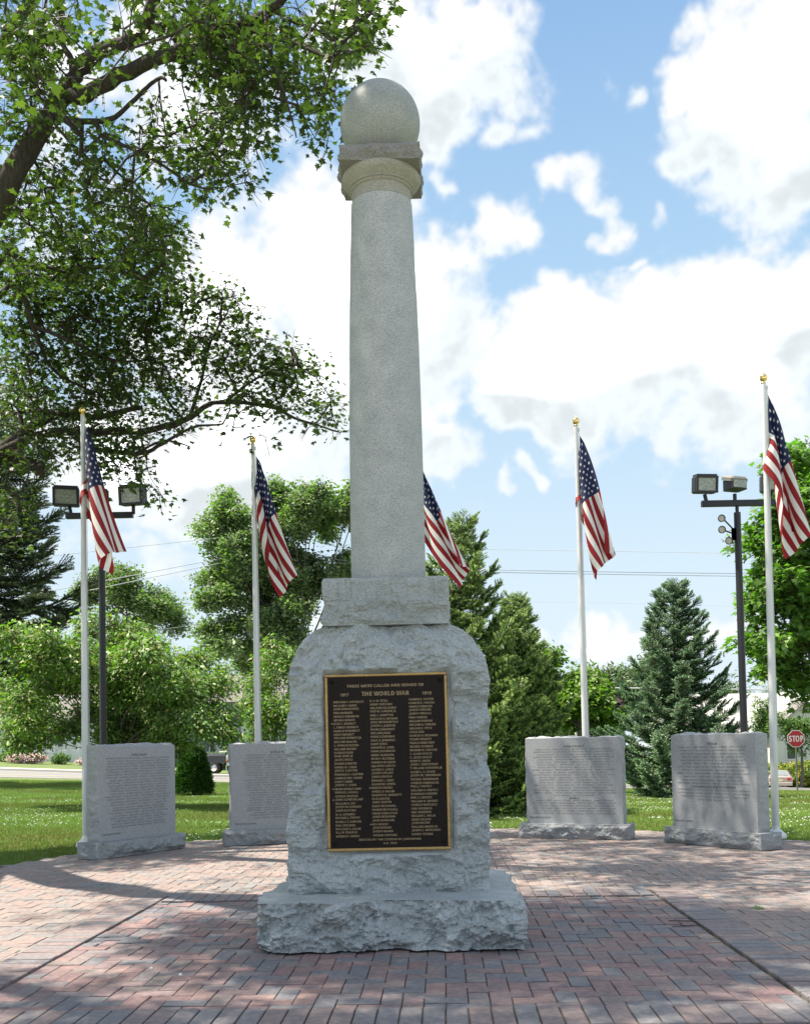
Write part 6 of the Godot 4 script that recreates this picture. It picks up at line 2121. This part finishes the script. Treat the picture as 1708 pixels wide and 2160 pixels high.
func build_borders() -> void:
	var scale_leaf := []
	var bush_leaf := []
	var pink := []
	var gold := []
	for k in 2:
		scale_leaf.append(spray(OVAL, 26, 0.11, 0.07, 960 + k, [[0.04, 0.10, 0.02], [0.05, 0.125, 0.025], [0.035, 0.08, 0.02]], -0.8, false))
		bush_leaf.append(spray(ROUND, 22, 0.24, 0.11, 970 + k, [[0.09, 0.18, 0.03], [0.07, 0.14, 0.03], [0.12, 0.22, 0.04]], 0.2, false))
		pink.append(spray(ROUND, 22, 0.22, 0.10, 980 + k, [[0.75, 0.50, 0.62], [0.70, 0.42, 0.56], [0.80, 0.66, 0.72], [0.10, 0.18, 0.05]], 0.1, false))
		gold.append(spray(ROUND, 22, 0.30, 0.14, 990 + k, [[0.16, 0.25, 0.04], [0.13, 0.21, 0.035], [0.48, 0.36, 0.03], [0.11, 0.19, 0.03]], 0.1, false))
	var firm := leaf_material("firm leaves", Color.WHITE)
	var far := leaf_material("far leaves", Color.WHITE)
	bush("arborvitae", "clipped egg shaped evergreen on the lawn beside the first tablet", "shrub", on_land(407, 31.0), Vector3(0.52, 1.5, 0.52), scale_leaf, firm, 1500, 1001, 0.35)
	for q in [[455, 74.0, 1.6, 1.25, "bright clipped hedge beside the white house"], [500, 73.0, 1.5, 1.9, "taller darker hedge beside a hanging flower basket"], [30, 76.0, 1.3, 0.8, "low green plants beside the bungalow porch post"], [128, 74.6, 0.55, 0.8, "small rounded shrub in front of the white fence"]]:
		bush("hedge", q[4], "hedge", on_land(q[0], q[1]), Vector3(q[2], q[3], 0.9), bush_leaf, far, int(q[2] * q[3] * 170), 1010 + int(q[0]))
	for q in [[55, 73.5, 1.5, "mound of pale pink flowers at the end of the fence"], [225, 73.5, 2.2, "long drift of pink flowers along the fence"]]:
		bush("flower_bed", q[3], "flowers", on_land(q[0], q[1]), Vector3(q[2], 0.75, 0.6), pink, far, int(q[2] * 150), 1020 + int(q[0]))
	for q in [[1628, 84.0, 3.2, 2.1, "yellow flowering shrubs behind the beige car"], [1700, 82.0, 2.6, 2.3, "thick green shrubs behind the stop sign post"], [1560, 86.0, 2.4, 1.6, "green shrubs under the windows of the pale roofed house"]]:
		bush("shrub", q[4], "shrub", on_land(q[0], q[1]), Vector3(q[2], q[3], 1.4), gold, far, int(q[2] * q[3] * 75), 1030 + int(q[0]))
	var grey_bark := bark("grey bark", Color.BLACK, Color.WHITE)
	broadleaf("young_tree", "slim young street tree right behind the stop sign", on_land(1688, 66.0), 0.09, [[at(1690, 1555, 66.0), Vector3(1.6, 1.7, 1.5)], [at(1640, 1530, 66.0), Vector3(0.9, 1.2, 1.0)]], 420, bush_leaf, far, 1040, 0.4, grey_bark, 0.3)
	broadleaf("young_tree", "slender pale young tree between two white poles", on_land(1612, 70.0), 0.08, [[at(1608, 1510, 70.0), Vector3(1.1, 1.9, 1.1)]], 260, bush_leaf, far, 1041, 0.4, grey_bark, 0.3)
	# hanging basket on a post
	var foot := on_land(477, 70.5)
	var o := thing("hanging_basket", "white hanging flower basket on a thin post before the hedge", "planter", foot)
	var s := Shape.new()
	s.rod(Vector3(0, 0, 0), Vector3(0, 2.2, 0), 0.03, 0.025, 6)
	part(o, "post", s.mesh(), plain(0.7, 0.7, 0.7, 0.5))
	s = Shape.new()
	s.lathe([Vector2(0.0, 1.05), Vector2(0.2, 1.05), Vector2(0.3, 1.38), Vector2(0.26, 1.40)], 14, Transform3D(Basis(), Vector3(-0.15, 0, 0.25)))
	part(o, "pot", s.mesh(), plain(0.75, 0.74, 0.7, 0.5))

	# litter on the bricks: green maple leaves and twigs
	var r := RandomNumberGenerator.new()
	r.seed = 1050
	var fresh := leaf_material("maple leaves", Color.WHITE)
	for q in [[1603, 1919, 0.0, "fresh green maple leaf lying on bricks past the border"], [1215, 1848, 0.6, "small torn leaf lying on the bricks behind the monument"], [1390, 1846, 1.2, "tiny green leaf lying before the KOREA tablet"]]:
		s = Shape.new()
		s.tinted = true
		s.tint = Color(0.12, 0.22, 0.06)
		leaf(s, MAPLE, Transform3D(Basis(Vector3.UP, q[2]) * Basis(Vector3.RIGHT, -PI / 2 + 0.12).scaled(Vector3.ONE * (0.11 if q[0] == 1603 else 0.06)), Vector3(0, 0.008, 0)), 0.25)
		var l := part(self, "fallen_leaf", s.mesh(), fresh, Transform3D(Basis(), on_ground(q[0], q[1])))
		l.set_meta("label", q[3])
		l.set_meta("category", "leaf")
	for q in [[1447, 1956, 0.1, "thin bare twig on the sunken bricks by the border"], [1440, 1946, -0.3, "short forked twig lying close to the border groove"], [590, 1892, 0.3, "fallen twig lying behind the brick rectangle"]]:
		s = Shape.new()
		s.tube(PackedVector3Array([Vector3(-0.09, 0.004, 0), Vector3(-0.02, 0.008, 0.012), Vector3(0.05, 0.005, -0.008), Vector3(0.10, 0.006, 0.01)]), PackedFloat32Array([0.003, 0.0035, 0.003, 0.0015]), 5)
		s.rod(Vector3(-0.02, 0.008, 0.012), Vector3(0.02, 0.012, 0.045), 0.002, 0.001, 4)
		var l := part(self, "twig", s.mesh(), plain(0.06, 0.045, 0.035, 0.9), Transform3D(Basis(Vector3.UP, q[2]), on_ground(q[0], q[1], -0.008)))
		l.set_meta("label", q[3])
		l.set_meta("category", "twig")

func _ready() -> void:
	set_view()
	build_land()
	build_paving()
	build_monument()
	build_tablets()
	build_flags()
	build_floodlights()
	build_trees()
	build_street()
	build_grass()
